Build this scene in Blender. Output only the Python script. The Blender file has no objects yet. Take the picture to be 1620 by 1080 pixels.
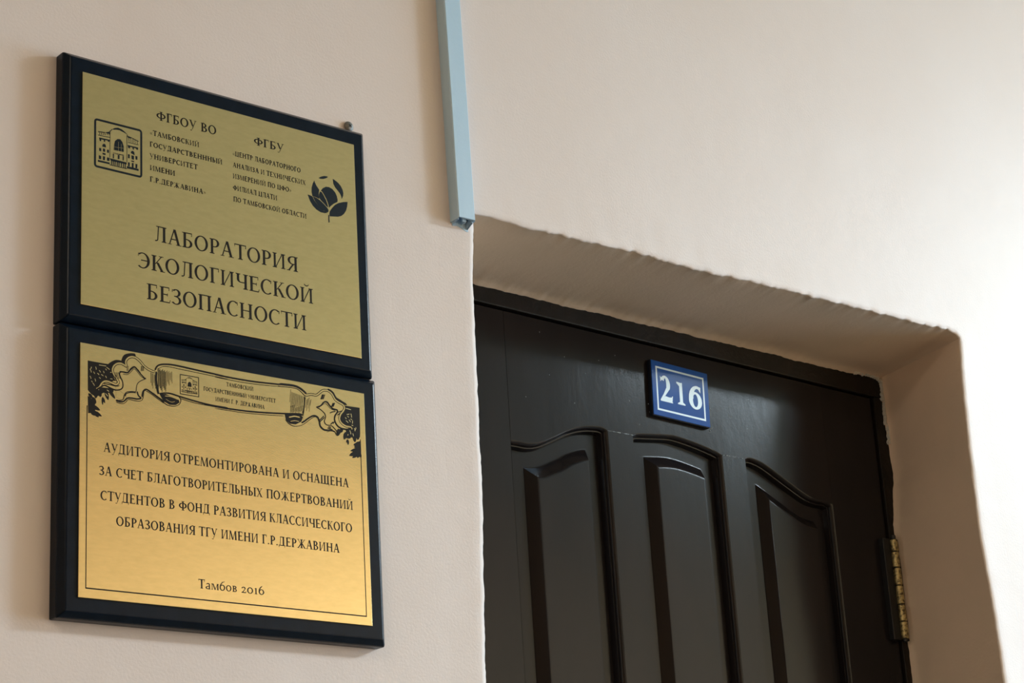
import bpy, bmesh, math, random
from mathutils import Vector, Matrix, noise

SC = bpy.context.scene
COL = SC.collection

# ------------------------------------------------------------------ camera
cd = bpy.data.cameras.new('camera')
cam = bpy.data.objects.new('camera', cd)
COL.objects.link(cam)
cd.sensor_fit = 'HORIZONTAL'
cd.sensor_width = 36.0
cd.lens = 73.823
cd.clip_start = 0.02
cam.matrix_world = Matrix(((0.771351, -0.162776, -0.615241, -0.92793),
                           (-0.633743, -0.284872, -0.719178, -1.74762),
                           (-0.0582, 0.944644, -0.322894, 1.45),
                           (0, 0, 0, 1)))
SC.camera = cam

# ------------------------------------------------------------------ view, world, lights
SC.view_settings.view_transform = 'Standard'
SC.view_settings.look = 'None'
SC.view_settings.gamma = 1
SC.view_settings.use_curve_mapping = False
SC.view_settings.exposure = -0.38
SC.cycles.max_bounces = 10
SC.cycles.diffuse_bounces = 6

W = bpy.data.worlds.new('sky')
SC.world = W
W.use_nodes = True
wn = W.node_tree
bg = wn.nodes['Background']
bg.inputs['Color'].default_value = (0.55, 0.75, 1.0, 1)
bg.inputs['Strength'].default_value = 1.5

LEFT, RIGHT, BACK, TOP = -4.0, 7.0, -4.0, 3.50      # the corridor
LAMP = (4.15, -1.80)                                  # ceiling panel lamp
P_GLINT = 35.0
P_LAMP, P_WIN, P_FILL = 345.0, 320.0, 34.0


def area(name, loc, rot, sx, sy, power, color):
    d = bpy.data.lights.new(name, 'AREA')
    d.shape = 'RECTANGLE'
    d.size, d.size_y = sx, sy
    d.energy = power
    d.color = color
    o = bpy.data.objects.new(name, d)
    o.location = loc
    o.rotation_euler = rot
    COL.objects.link(o)
    return o


# daylight entering by the window in the end wall of the corridor
area('window_daylight', (RIGHT + 0.10, -2.0, 2.05), (0, math.radians(90), 0), 2.2, 2.4, P_WIN, (0.52, 0.78, 1.0))

# ------------------------------------------------------------------ helpers


def tag(o, label=None, cat=None, group=None, kind=None):
    if label: o['label'] = label
    if cat: o['category'] = cat
    if group: o['group'] = group
    if kind: o['kind'] = kind
    return o


def empty(name, loc, parent=None):
    o = bpy.data.objects.new(name, None)
    o.empty_display_size = 0.05
    o.location = loc
    COL.objects.link(o)
    if parent: o.parent = parent
    return o


class MB:
    """collects vertices and faces in world coordinates, builds ONE mesh object"""
    def __init__(self):
        self.v = []; self.f = []

    def add(self, vs, fs):
        b = len(self.v)
        self.v += [tuple(p) for p in vs]
        self.f += [tuple(b + i for i in q) for q in fs]

    def box(self, x0, x1, y0, y1, z0, z1):
        self.add([(x0, y0, z0), (x1, y0, z0), (x1, y1, z0), (x0, y1, z0),
                  (x0, y0, z1), (x1, y0, z1), (x1, y1, z1), (x0, y1, z1)],
                 [(0, 3, 2, 1), (4, 5, 6, 7), (0, 1, 5, 4), (1, 2, 6, 5), (2, 3, 7, 6), (3, 0, 4, 7)])

    def prism(self, pts, y0, y1):
        """extrude an XZ outline from y0 (front) to y1"""
        n = len(pts)
        self.add([(x, y0, z) for x, z in pts] + [(x, y1, z) for x, z in pts],
                 [tuple(range(n)), tuple(range(2 * n - 1, n - 1, -1))] +
                 [(i, i + n, (i + 1) % n + n, (i + 1) % n) for i in range(n)])

    def flat(self, pts, y):
        self.add([(x, y, z) for x, z in pts], [tuple(range(len(pts)))])

    def rings(self, rings, closed=True, cap=False):
        n = len(rings[0]); b = len(self.v)
        for r in rings: self.v += [tuple(p) for p in r]
        for k in range(len(rings) - 1):
            for i in range(n if closed else n - 1):
                j = (i + 1) % n
                self.f.append((b + k * n + i, b + k * n + j, b + (k + 1) * n + j, b + (k + 1) * n + i))
        if cap: self.f.append(tuple(b + (len(rings) - 1) * n + i for i in range(n)))

    def build(self, name, mat, parent=None, smooth=None, bevel=None, recalc=True):
        me = bpy.data.meshes.new(name)
        off = Vector((0, 0, 0))
        p = parent
        while p is not None:
            off += Vector(p.location); p = p.parent
        me.from_pydata([tuple(Vector(q) - off) for q in self.v], [], self.f)
        if recalc:
            bm = bmesh.new(); bm.from_mesh(me)
            bmesh.ops.recalc_face_normals(bm, faces=bm.faces)
            bm.to_mesh(me); bm.free()
        me.materials.append(mat)
        o = bpy.data.objects.new(name, me)
        COL.objects.link(o)
        if parent: o.parent = parent
        if smooth is not None:
            me.polygons.foreach_set('use_smooth', [True] * len(me.polygons))
            if smooth: me.set_sharp_from_angle(angle=math.radians(smooth))
        if bevel:
            m = o.modifiers.new('bevel', 'BEVEL')
            m.width = bevel; m.segments = 2; m.limit_method = 'ANGLE'; m.angle_limit = math.radians(25)
            m.harden_normals = False
        return o


def mat(name, color, rough=0.5, metal=0.0, spec=0.5, coat=0.0, coat_rough=0.1):
    m = bpy.data.materials.new(name)
    m.use_nodes = True
    b = m.node_tree.nodes['Principled BSDF']
    b.inputs['Base Color'].default_value = (*color, 1)
    b.inputs['Roughness'].default_value = rough
    b.inputs['Metallic'].default_value = metal
    b.inputs['Specular IOR Level'].default_value = spec
    b.inputs['Coat Weight'].default_value = coat
    b.inputs['Coat Roughness'].default_value = coat_rough
    return m


def nodes(m):
    nt = m.node_tree
    return nt, nt.nodes['Principled BSDF']


def tex_noise(nt, scale, detail=3, rough=0.5, stretch=None):
    tc = nt.nodes.new('ShaderNodeTexCoord')
    mp = nt.nodes.new('ShaderNodeMapping')
    if stretch: mp.inputs['Scale'].default_value = stretch
    nt.links.new(tc.outputs['Object'], mp.inputs['Vector'])
    n = nt.nodes.new('ShaderNodeTexNoise')
    n.inputs['Scale'].default_value = scale
    n.inputs['Detail'].default_value = detail
    n.inputs['Roughness'].default_value = rough
    nt.links.new(mp.outputs['Vector'], n.inputs['Vector'])
    return n


def add_bump(m, layers):
    """layers: (scale, distance, strength, stretch)"""
    nt, b = nodes(m)
    prev = None
    for sc, dist, st, stretch in layers:
        n = tex_noise(nt, sc, 3, 0.55, stretch)
        bp = nt.nodes.new('ShaderNodeBump')
        bp.inputs['Distance'].default_value = dist
        bp.inputs['Strength'].default_value = st
        nt.links.new(n.outputs['Fac'], bp.inputs['Height'])
        if prev: nt.links.new(prev.outputs['Normal'], bp.inputs['Normal'])
        prev = bp
    nt.links.new(prev.outputs['Normal'], b.inputs['Normal'])


def vary(m, scale, c0, c1, stretch=None, lo=0.3, hi=0.7, detail=4):
    nt, b = nodes(m)
    n = tex_noise(nt, scale, detail, 0.6, stretch)
    r = nt.nodes.new('ShaderNodeValToRGB')
    r.color_ramp.elements[0].position = lo; r.color_ramp.elements[0].color = (*c0, 1)
    r.color_ramp.elements[1].position = hi; r.color_ramp.elements[1].color = (*c1, 1)
    nt.links.new(n.outputs['Fac'], r.inputs['Fac'])
    nt.links.new(r.outputs['Color'], b.inputs['Base Color'])
    return r


# ------------------------------------------------------------------ materials
M = {}
M['wall'] = mat('wall_paint', (0.70, 0.60, 0.52), 0.50, spec=0.35)
vary(M['wall'], 1.6, (0.79, 0.68, 0.63), (0.81, 0.715, 0.68), lo=0.35, hi=0.65)
add_bump(M['wall'], [(7, 0.006, 0.25, None), (330, 0.0006, 0.30, None)])
M['reveal'] = mat('wall_paint_shaded', (0.68, 0.55, 0.44), 0.6, spec=0.3)  # same paint as the wall, darkened to put recess shade into the colour
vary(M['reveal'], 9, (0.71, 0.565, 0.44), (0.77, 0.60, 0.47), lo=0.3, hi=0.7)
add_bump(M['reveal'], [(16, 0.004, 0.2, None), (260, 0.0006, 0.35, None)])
M['back_wall'] = mat('back_wall_paint', (0.80, 0.64, 0.42), 0.7)
vary(M['back_wall'], 2.0, (0.76, 0.50, 0.28), (0.80, 0.53, 0.30))
M['ceiling'] = mat('ceiling_whitewash', (0.42, 0.45, 0.38), 0.85)
vary(M['ceiling'], 3.0, (0.52, 0.55, 0.46), (0.56, 0.59, 0.50))
M['floor'] = mat('linoleum_floor', (0.30, 0.19, 0.11), 0.4)
vary(M['floor'], 5.0, (0.035, 0.030, 0.018), (0.05, 0.040, 0.024))
M['chip'] = mat('bare_plaster', (0.62, 0.60, 0.55), 0.85)
add_bump(M['chip'], [(300, 0.001, 0.6, None)])
M['door'] = mat('dark_brown_gloss_paint', (0.020, 0.015, 0.014), 0.15, spec=0.19)
vary(M['door'], 5, (0.009, 0.0082, 0.0095), (0.017, 0.0135, 0.0140), stretch=(1, 1, .35))
add_bump(M['door'], [(9, 0.004, 0.12, (1, 1, 0.4)), (110, 0.0003, 0.22, (1.4, 1, 0.7)), (420, 0.0003, 0.15, None)])
M['glint_speck'] = mat('pale_speck_glint', (0.30, 0.34, 0.36), 0.35)  # pale colour paints the glints on door blobs and joint ridges
M['frame'] = mat('door_frame_paint', (0.014, 0.009, 0.008), 0.42, spec=0.2)
vary(M['frame'], 30, (0.006, 0.005, 0.004), (0.013, 0.008, 0.006))
add_bump(M['frame'], [(60, 0.002, 0.5, None), (300, 0.0006, 0.4, None)])
M['board'] = mat('navy_lacquer', (0.010, 0.019, 0.036), 0.26, spec=0.17)
vary(M['board'], 60, (0.003, 0.007, 0.015), (0.004, 0.010, 0.022))
add_bump(M['board'], [(700, 0.0003, 0.35, None)])
M['brass'] = mat('brushed_brass', (0.78, 0.60, 0.27), 0.13, metal=1.0)
vary(M['brass'], 240, (0.75, 0.61, 0.32), (0.83, 0.665, 0.36), stretch=(.3, 1, 1))
add_bump(M['brass'], [(900, 0.0001, 0.35, None)])
M['ink'] = mat('engraved_ink', (0.018, 0.013, 0.008), 0.55, spec=0.12)
vary(M['ink'], 300, (0.012, 0.009, 0.006), (0.018, 0.012, 0.007))
M['ink_blue'] = mat('emblem_ink', (0.007, 0.012, 0.017), 0.55, spec=0.15)
M['trunk'] = mat('pale_blue_plastic', (0.46, 0.58, 0.66), 0.42)
vary(M['trunk'], 25, (0.50, 0.69, 0.86), (0.55, 0.73, 0.90), stretch=(1, 1, .2))
add_bump(M['trunk'], [(200, 0.0004, 0.25, None)])
M['steel'] = mat('dull_steel', (0.24, 0.23, 0.22), 0.6, metal=0.8)
vary(M['steel'], 300, (0.18, 0.17, 0.16), (0.30, 0.29, 0.27))
M['steel_dark'] = mat('screw_recess', (0.03, 0.03, 0.03), 0.7)
M['blue'] = mat('blue_plate', (0.016, 0.070, 0.27), 0.13, spec=0.16)
vary(M['blue'], 50, (0.009, 0.070, 0.32), (0.011, 0.078, 0.35))
M['blue_side'] = mat('plate_backing', (0.006, 0.009, 0.018), 0.4)
M['white'] = mat('plate_white', (0.62, 0.78, 0.88), 0.4)
M['hinge'] = mat('hinge_brass', (0.42, 0.32, 0.14), 0.42, metal=0.75)
vary(M['hinge'], 200, (0.10, 0.075, 0.04), (0.55, 0.43, 0.20), lo=0.38, hi=0.55)
add_bump(M['hinge'], [(300, 0.001, 0.5, None)])
M['hinge_dark'] = mat('hinge_leaf_painted', (0.006, 0.006, 0.007), 0.5)
M['lamp_body'] = mat('lamp_housing', (0.8, 0.8, 0.8), 0.4)
M['glass'] = mat('window_glass', (0.9, 0.95, 0.97), 0.02)
M['glass'].node_tree.nodes['Principled BSDF'].inputs['Transmission Weight'].default_value = 1.0
M['glass'].node_tree.nodes['Principled BSDF'].inputs['IOR'].default_value = 1.02
M['win_frame'] = mat('window_paint', (0.75, 0.75, 0.72), 0.4)
M['diffuser'] = mat('lamp_diffuser', (0.9, 0.9, 0.9), 0.5)


def lerp_table(tab, t):
    if t <= tab[0][0]: return tab[0][1]
    for (a, va), (b, vb) in zip(tab, tab[1:]):
        if t <= b:
            k = (t - a) / (b - a)
            return va + (vb - va) * k
    return tab[-1][1]


def n1(t, seed=0.0):
    return noise.noise(Vector((t, seed, 0.37)))


# ------------------------------------------------------------------ front wall with the door opening
YF, YL = 0.165, 0.170            # door frame face, door leaf face
L_EDGE = [(0, .503), (1.83, .5010), (1.96, .5068), (2.06, .5111), (2.127, .512), (2.18, .5129), (2.24, .5133), (2.31, .5152), (2.366, .5199), (2.385, .5205)]
T_EDGE = [(.5205, 2.3850), (.6677, 2.3856), (.7825, 2.3874), (.9469, 2.3870), (1.118, 2.3902), (1.30, 2.3915), (1.382, 2.3922), (1.399, 2.390), (1.4057, 2.3835)]
R_EDGE = [(0, 1.41), (1.8912, 1.4038), (2.0035, 1.4003), (2.0914, 1.3939), (2.2276, 1.3954), (2.3214, 1.4002), (2.3835, 1.4057)]
R_BACK = [(0, 1.416), (1.9197, 1.4159), (1.9828, 1.4151), (2.084, 1.4168), (2.15, 1.4146), (2.20, 1.4225), (2.227, 1.4284), (2.2556, 1.4264), (2.3037, 1.4236), (2.374, 1.4225)]
T_BACK = [(.56, 2.3776), (.6515, 2.3774), (.9218, 2.3751), (1.1123, 2.3755), (1.2948, 2.3739), (1.4225, 2.374)]


def opening_path():
    pts = []                                  # (fx, fz, bx, bz, nx, nz, s)
    s = 0.0
    z = 0.0
    zs = [0, .5, 1.0, 1.4, 1.7]
    z = 1.75
    while z < 2.381: zs.append(z); z += 0.004
    for z in zs:
        pts.append((lerp_table(L_EDGE, z), z, .56, z * 2.3776 / 2.385, -1, 0))
    x = .5205; N = 220
    for i in range(N + 1):
        k = i / N
        x = .5205 + (1.4057 - .5205) * k
        bx = .56 + (1.4225 - .56) * k
        nx, nz = 0, 1
        if i == 0: nx, nz = -.7, .7
        if i == N: nx, nz = .7, .7
        pts.append((x, lerp_table(T_EDGE, x), bx, lerp_table(T_BACK, bx), nx, nz))
    for z in reversed(zs):
        bz = z * 2.374 / 2.3835
        pts.append((lerp_table(R_EDGE, z), z, lerp_table(R_BACK, bz), bz, 1, 0))
    return pts


def build_front_wall():
    pts = opening_path()
    n = len(pts)
    arc = [0.0]
    for a, b in zip(pts, pts[1:]): arc.append(arc[-1] + math.hypot(a[0] - b[0], a[1] - b[1]))
    chips = [(.775, .010, .0020), (.80, .012, .0012), (.945, .012, .0018), (.985, .02, .0012), (1.12, .015, .001), (1.22, .02, .0010), (1.38, .010, .0026), (1.36, .012, .0014)]
    front = [(.05, 0, 0), (.016, -.0002, .1), (.007, -.0006, .5), (.0018, -.0002, 1), (.0005, .0006, 1.0), (0, .0018, 1.0)]
    inner = [(.02, 1.0), (.06, .8), (.15, .5), (.35, .3), (.6, .3), (.85, .3), (.92, .5), (.96, .8), (.985, 1.0), (1.0, 1.0)]
    rows = []
    for d, y, jw in front:
        r = []
        for (fx, fz, bx, bz, nx, nz), s in zip(pts, arc):
            fine = fz > 1.7
            j = 0
            if fine:
                j = (n1(s * 14, 1) * .0022 + n1(s * 60, 2) * .0018 + n1(s * 190, 3) * .0012) * (1.0 if nz > .5 else .55)
                if nz > .5:
                    for cx, w, a in chips:
                        if abs(fx - cx) < w: j += a * (1 - abs(fx - cx) / w)
            yy = y
            if fine and d > 0: yy += n1(s * 40, 5 + d * 90) * .0005 * (1 - d / .06)
            r.append((fx + nx * (d + j * jw), yy, fz + nz * (d + j * jw)))
        rows.append(r)
    jits = rows[-1]
    soff = []
    for t, jw in inner:
        r = []
        for i, ((fx, fz, bx, bz, nx, nz), s) in enumerate(zip(pts, arc)):
            jx, _, jz = jits[i]
            jb = 0
            if fz > 1.7:
                jb = n1(s * 30, 9) * .0016 + n1(s * 120, 11) * .0013
                if t < .9: jb = n1(s * 5, t * 4) * .002
            bx2 = bx + nx * jb if t > .9 else bx
            bz2 = bz + nz * jb if t > .9 else bz
            q = math.exp(-t * 22); mx = fx + (bx2 - fx) * t + (jx - fx) * q; mz = fz + (bz2 - fz) * t + (jz - fz) * q
            if t <= .9: mx += nx * jb * t; mz += nz * jb * t
            if fz > 1.7 and t > .9:
                e = .0012 - .0034 * ((t - .9) / .1) ** 2; mx += nx * e; mz += nz * e
            r.append((mx, .0035 + (YF - .0035) * t, mz))
        soff.append(r)
    soff.append([(x, YF + .04, z) for x, y, z in soff[-1]])
    mb = MB()
    mb.rings(rows, closed=False)
    # plain field of the wall around it
    b = len(mb.v); r0 = rows[0]
    ext = []
    for (x, y, z), p in zip(r0, pts):
        if p[5] > .9: ext.append((x, 0, TOP))
        elif p[4] < 0 and p[5] == 0: ext.append((LEFT, 0, z))
        elif p[4] > 0 and p[5] == 0: ext.append((RIGHT, 0, z))
        elif p[4] < 0: ext.append((LEFT, 0, TOP))
        else: ext.append((RIGHT, 0, TOP))
    mb.rings([[(x, 0, z) for x, y, z in r0], ext], closed=False)
    w = mb.build('wall_front', M['wall'], smooth=35)
    tag(w, 'pale pink-beige plastered wall around the door opening', kind='structure')
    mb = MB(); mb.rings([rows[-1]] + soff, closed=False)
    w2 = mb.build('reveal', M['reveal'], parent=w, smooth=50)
    # crumbled bare plaster where the reveal meets the frame's upper right corner
    random.seed(4)
    mb = MB()
    for k in range(46):
        if k < 16:
            x = 1.365 + .055 * k / 16 + random.uniform(-.002, .002); z = 2.3735 - max(0, x - 1.405) * .35 + random.uniform(-.0015, .002)
        else:
            z = 2.371 - .10 * (k - 16) / 30; x = 1.4205 + random.uniform(-.0012, .0025) + (.002 if z < 2.3 else 0)
        r = random.uniform(.0012, .0034)
        m = 6
        top = [(x + math.cos(2 * math.pi * i / m) * r * random.uniform(.6, 1.1), YF - .003 - random.uniform(0, .002), z + math.sin(2 * math.pi * i / m) * r * random.uniform(.8, 1.6)) for i in range(m)]
        bot = [(px, YF + .004, pz) for px, _, pz in top]
        mb.rings([bot, top], cap=True)
    o = mb.build('crumbled_plaster', M['chip'], parent=w, smooth=30)
    tag(o, 'bare grey crumbled plaster at the corner of the door frame', kind='stuff')
    return w


wall_front = build_front_wall()

# ------------------------------------------------------------------ rest of the corridor
mb = MB(); mb.box(LEFT, RIGHT, BACK - .1, BACK, 0, TOP)
tag(mb.build('wall_back', M['back_wall']), 'warm cream corridor wall opposite the door', kind='structure')
mb = MB(); mb.box(LEFT - .1, LEFT, BACK, 0, 0, TOP)
tag(mb.build('wall_left', M['back_wall']), 'end wall of the corridor on the left', kind='structure')
mb = MB()
WY0, WY1, WZ0, WZ1 = -3.3, -.7, .9, 3.2
mb.box(RIGHT, RIGHT + .25, BACK, WY0, 0, TOP)
mb.box(RIGHT, RIGHT + .25, WY1, 0, 0, TOP)
mb.box(RIGHT, RIGHT + .25, WY0, WY1, 0, WZ0)
mb.box(RIGHT, RIGHT + .25, WY0, WY1, WZ1, TOP)
tag(mb.build('wall_right', M['wall']), 'end wall of the corridor with a window', kind='structure')
mb = MB(); mb.box(LEFT, RIGHT, BACK, .3, -.1, 0)
tag(mb.build('floor', M['floor']), 'brown corridor floor', kind='structure')
mb = MB(); mb.box(LEFT, RIGHT, BACK, .3, TOP, TOP + .1)
tag(mb.build('ceiling', M['ceiling']), 'whitewashed corridor ceiling', kind='structure')
win = tag(empty('window_1', (RIGHT + .15, -2.0, WZ0)), 'tall window in the end wall of the corridor', kind='structure')
mb = MB()
for y0, y1, z0, z1 in ((WY0, WY1, WZ0, WZ0 + .07), (WY0, WY1, WZ1 - .07, WZ1), (WY0, WY0 + .07, WZ0, WZ1), (WY1 - .07, WY1, WZ0, WZ1), (-2.04, -1.96, WZ0, WZ1)):
    mb.box(RIGHT + .13, RIGHT + .19, y0, y1, z0, z1)
mb.build('window_frame', M['win_frame'], win)
mb = MB(); mb.box(RIGHT + .155, RIGHT + .160, WY0 + .05, WY1 - .05, WZ0 + .05, WZ1 - .05)
mb.build('window_pane', M['glass'], win)


def ceiling_lamp(x, y, power, color, sx, sy, label):
    t = tag(empty('ceiling_lamp', (x, y, TOP)), label, 'lamp')
    mb = MB(); mb.box(x - sx / 2 - .02, x + sx / 2 + .02, y - sy / 2 - .02, y + sy / 2 + .02, TOP - .05, TOP)
    mb.build('housing', M['lamp_body'], t, bevel=.005)
    mb = MB(); mb.box(x - sx / 2, x + sx / 2, y - sy / 2, y + sy / 2, TOP - .058, TOP - .050)
    mb.build('diffuser', M['diffuser'], t)
    l = area('lamp_light', (0, 0, -.065), (0, 0, 0), sx, sy, power, color)
    l.parent = t
    return t


ceiling_lamp(LAMP[0], LAMP[1], P_LAMP, (0.74, 0.90, 1.0), .55, .55, 'square white ceiling lamp nearest the corridor window')
ceiling_lamp(3.35, -1.95, P_GLINT, (0.74, 0.90, 1.0), .3, .3, 'small square ceiling lamp added in mid corridor for glints on the door')  # added lamp, puts glints on the rolled edges of the door panels
ceiling_lamp(-2.0, -2.0, P_FILL, (1.0, 0.86, 0.70), .6, .6, 'square ceiling lamp added at the left end of the corridor as warm fill')  # added fill lamp, lifts the left wall and the right reveal

# ------------------------------------------------------------------ door
door = tag(empty('door_1', (0.993, YL, 0)), 'dark brown glossy wooden panelled door in a dark frame', kind='structure')
TILT = -.0146


def zt(x, base=2.3459): return base + TILT * (x - .993)


DX0, DX1 = .586, 1.3995
# frame
mb = MB(); mb.prism([(.55, zt(.55, 2.3485)), (1.437, zt(1.437, 2.3485)), (1.437, 2.405), (.55, 2.405)], YF, .25)
mb.build('frame_head', M['frame'], door, bevel=.0015)
mb = MB(); mb.prism([(1.4025, 0), (1.437, 0), (1.437, zt(1.437, 2.348)), (1.4022, zt(1.4022, 2.348))], YF + .0004, .25)
mb.build('frame_jamb', M['frame'], door, bevel=.0015)
mb = MB(); mb.prism([(.55, 0), (.583, 0), (.583, zt(.583, 2.348)), (.55, zt(.55, 2.348))], YF + .0004, .25)
mb.build('frame_jamb', M['frame'], door, bevel=.0015)
mb = MB(); mb.prism([(.575, 0.0), (1.41, 0.0), (1.41, 2.36), (.575, 2.36)], .2105, .24)
mb.build('door_back', M['frame'], door)

# outlines of the three arched panels (measured curves: x, z)
PAN = [
    (.7005, .8665, [(.7005, 2.1790), (.712, 2.1797), (.7266, 2.1793), (.7380, 2.1805), (.7501, 2.1840), (.7744, 2.1952), (.799, 2.2070), (.8237, 2.2150), (.8483, 2.2185), (.8600, 2.2180), (.8665, 2.2150)]),
    (.9105, 1.0755, [(.9105, 2.2150), (.9180, 2.2185), (.9438, 2.2217), (.9726, 2.2250), (.9871, 2.2256), (1.0157, 2.2228), (1.0446, 2.2181), (1.0660, 2.2135), (1.0755, 2.2105)]),
    (1.1200, 1.2910, [(1.1200, 2.2105), (1.1280, 2.2138), (1.1395, 2.2132), (1.1550, 2.2098), (1.1698, 2.2041), (1.2051, 2.1884), (1.2410, 2.1735), (1.2598, 2.1702), (1.2780, 2.1698), (1.2910, 2.1660)]),
]
PB = .95                                         # bottom of the upper panels (out of frame)


def spl(tab, x):
    """smooth (monotone-free cubic) interpolation in a table"""
    n = len(tab)
    x = min(max(x, tab[0][0]), tab[-1][0])
    for i in range(n - 1):
        if x <= tab[i + 1][0]: break
    x0, y0 = tab[i]; x1, y1 = tab[i + 1]
    m0 = (tab[i + 1][1] - tab[i - 1][1]) / (tab[i + 1][0] - tab[i - 1][0]) if i > 0 else (y1 - y0) / (x1 - x0)
    m1 = (tab[i + 2][1] - tab[i][1]) / (tab[i + 2][0] - tab[i][0]) if i < n - 2 else (y1 - y0) / (x1 - x0)
    h = x1 - x0; t = (x - x0) / h
    return (y0 * (2 * t ** 3 - 3 * t ** 2 + 1) + m0 * h * (t ** 3 - 2 * t ** 2 + t) + y1 * (-2 * t ** 3 + 3 * t ** 2) + m1 * h * (t ** 3 - t ** 2))


NT = 36


def ring(p, o, y, lo=None, ro=None):
    """outline of panel p inset by o at depth y"""
    x0, x1, tab = p
    lo = o if lo is None else lo
    ro = o if ro is None else ro
    out = []
    for i in range(NT + 1):
        x = x0 + lo + (x1 - x0 - lo - ro) * i / NT
        xc = min(max(x, x0 + .006), x1 - .006)
        sl = (spl(tab, xc + .003) - spl(tab, xc - .003)) / .006
        sl = max(-.75, min(.75, sl))
        z = spl(tab, x) - o * math.sqrt(1 + sl * sl)
        if o > .02:                               # deeper insets follow a calmer version of the arch
            za = sum(spl(tab, x + q) for q in (-.012, -.006, 0, .006, .012)) / 5
            z = za - o * math.sqrt(1 + sl * sl)
        out.append((x, y, z))
    out.append((x1 - ro, y, PB + o)); out.append((x0 + lo, y, PB + o))
    return out


def ring_rect(x0, x1, z0, z1, o, y):
    return [(x0 + o, y, z1 - o), (x1 - o, y, z1 - o), (x1 - o, y, z0 + o), (x0 + o, y, z0 + o)]


# moulding and raised-field profiles: (offset on top, left, right, depth)
STICK = [(0, 0, 0, 0), (.0012, .0001, .0012, .0003), (.0026, .0002, .0026, .0012), (.0038, .0003, .0038, .0028), (.0046, .0003, .0046, .0050), (.0048, .0004, .0048, .0062),
         (.0062, .0005, .0062, .0064), (.0068, .0006, .0068, .0080), (.0085, .0014, .0085, .0142)]
RAISE = [(.0085, .0012, .0085, .0140), (.0100, .0030, .0100, .0140), (.0262, .0280, .0262, .0140), (.0280, .0298, .0296, .0140), (.0290, .0299, .0297, .01385), (.0298, .0300, .0298, .0135),
         (.0306, .0308, .0300, .0129), (.0330, .0330, .0305, .0112), (.0425, .0425, .0345, .0036), (.0434, .0431, .0350, .0030), (.0444, .0433, .0352, .00265), (.0458, .0436, .0354, .0025), (.0480, .0455, .0370, .0025)]
for p in PAN:
    mb = MB(); mb.rings([ring(p, o, YL + d, lo, ro) for o, lo, ro, d in STICK])
    mb.build('moulding', M['door'], door, smooth=40)
    mb = MB(); mb.rings([ring(p, o, YL + d, lo, ro) for o, lo, ro, d in RAISE], cap=True)
    mb.build('raised_panel', M['door'], door, smooth=30)
    x0, x1 = p[0], p[1]
    for z0, z1 in ((.22, .78),):
        mb = MB(); mb.rings([ring_rect(x0, x1, z0, z1, o, YL + d) for o, _, _, d in STICK])
        mb.build('moulding', M['door'], door, smooth=40)
        mb = MB(); mb.rings([ring_rect(x0, x1, z0, z1, o, YL + d) for o, _, _, d in RAISE], cap=True)
        mb.build('raised_panel', M['door'], door, smooth=30)

G = .0004
ZJ = [2.1790, 2.2150, 2.2105, 2.1660]
# top rail: its lower edge follows the arches
pts = [(PAN[0][0] + G, zt(PAN[0][0]))]
low = []
for p in PAN:
    low += [(x, z) for x, y, z in ring(p, 0, 0)[:NT + 1]]
low[0] = (PAN[0][0] + G, low[0][1]); low[-1] = (PAN[2][1] - G, low[-1][1])
outline = low + [(PAN[2][1] - G, zt(PAN[2][1])), (PAN[0][0] + G, zt(PAN[0][0]))]
mb = MB(); mb.prism(outline, YL, .21)
mb.build('top_rail', M['door'], door)
for a, b, ta, tb in ((DX0, PAN[0][0], zt(DX0), zt(PAN[0][0])), (PAN[2][1], DX1, zt(PAN[2][1]), zt(DX1))):
    mb = MB(); mb.prism([(a, .01), (b, .01), (b, tb), (a, ta)], YL + .0002, .21)
    mb.build('stile', M['door'], door)
for i in (0, 1):
    a, b = PAN[i][1], PAN[i + 1][0]
    za, zb = PAN[i][2][-1][1] - G, PAN[i + 1][2][0][1] - G
    mb = MB(); mb.prism([(a, PB), (b, PB), (b, zb), (a, za)], YL - .0002, .21)
    mb.build('mullion', M['door'], door)
    mb = MB(); mb.prism([(a, .22), (b, .22), (b, .78), (a, .78)], YL, .21)
    mb.build('mullion', M['door'], door)
    # ridge of paint along the joint, its broken glints painted pale
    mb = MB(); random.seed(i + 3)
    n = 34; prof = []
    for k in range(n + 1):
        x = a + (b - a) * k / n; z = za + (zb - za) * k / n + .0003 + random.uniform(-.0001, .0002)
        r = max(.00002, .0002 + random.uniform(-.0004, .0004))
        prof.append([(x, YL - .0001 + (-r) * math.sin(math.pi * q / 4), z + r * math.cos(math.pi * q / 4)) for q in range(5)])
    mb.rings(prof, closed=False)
    mb.build('paint_ridge_glints', M['glint_speck'], door, smooth=0)
for z0, z1, nm in ((.01, .22, 'bottom_rail'), (.78, PB, 'lock_rail')):
    mb = MB(); mb.prism([(PAN[0][0] + G, z0), (PAN[2][1] - G, z0), (PAN[2][1] - G, z1), (PAN[0][0] + G, z1)], YL, .21)
    mb.build(nm, M['door'], door)

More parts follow.
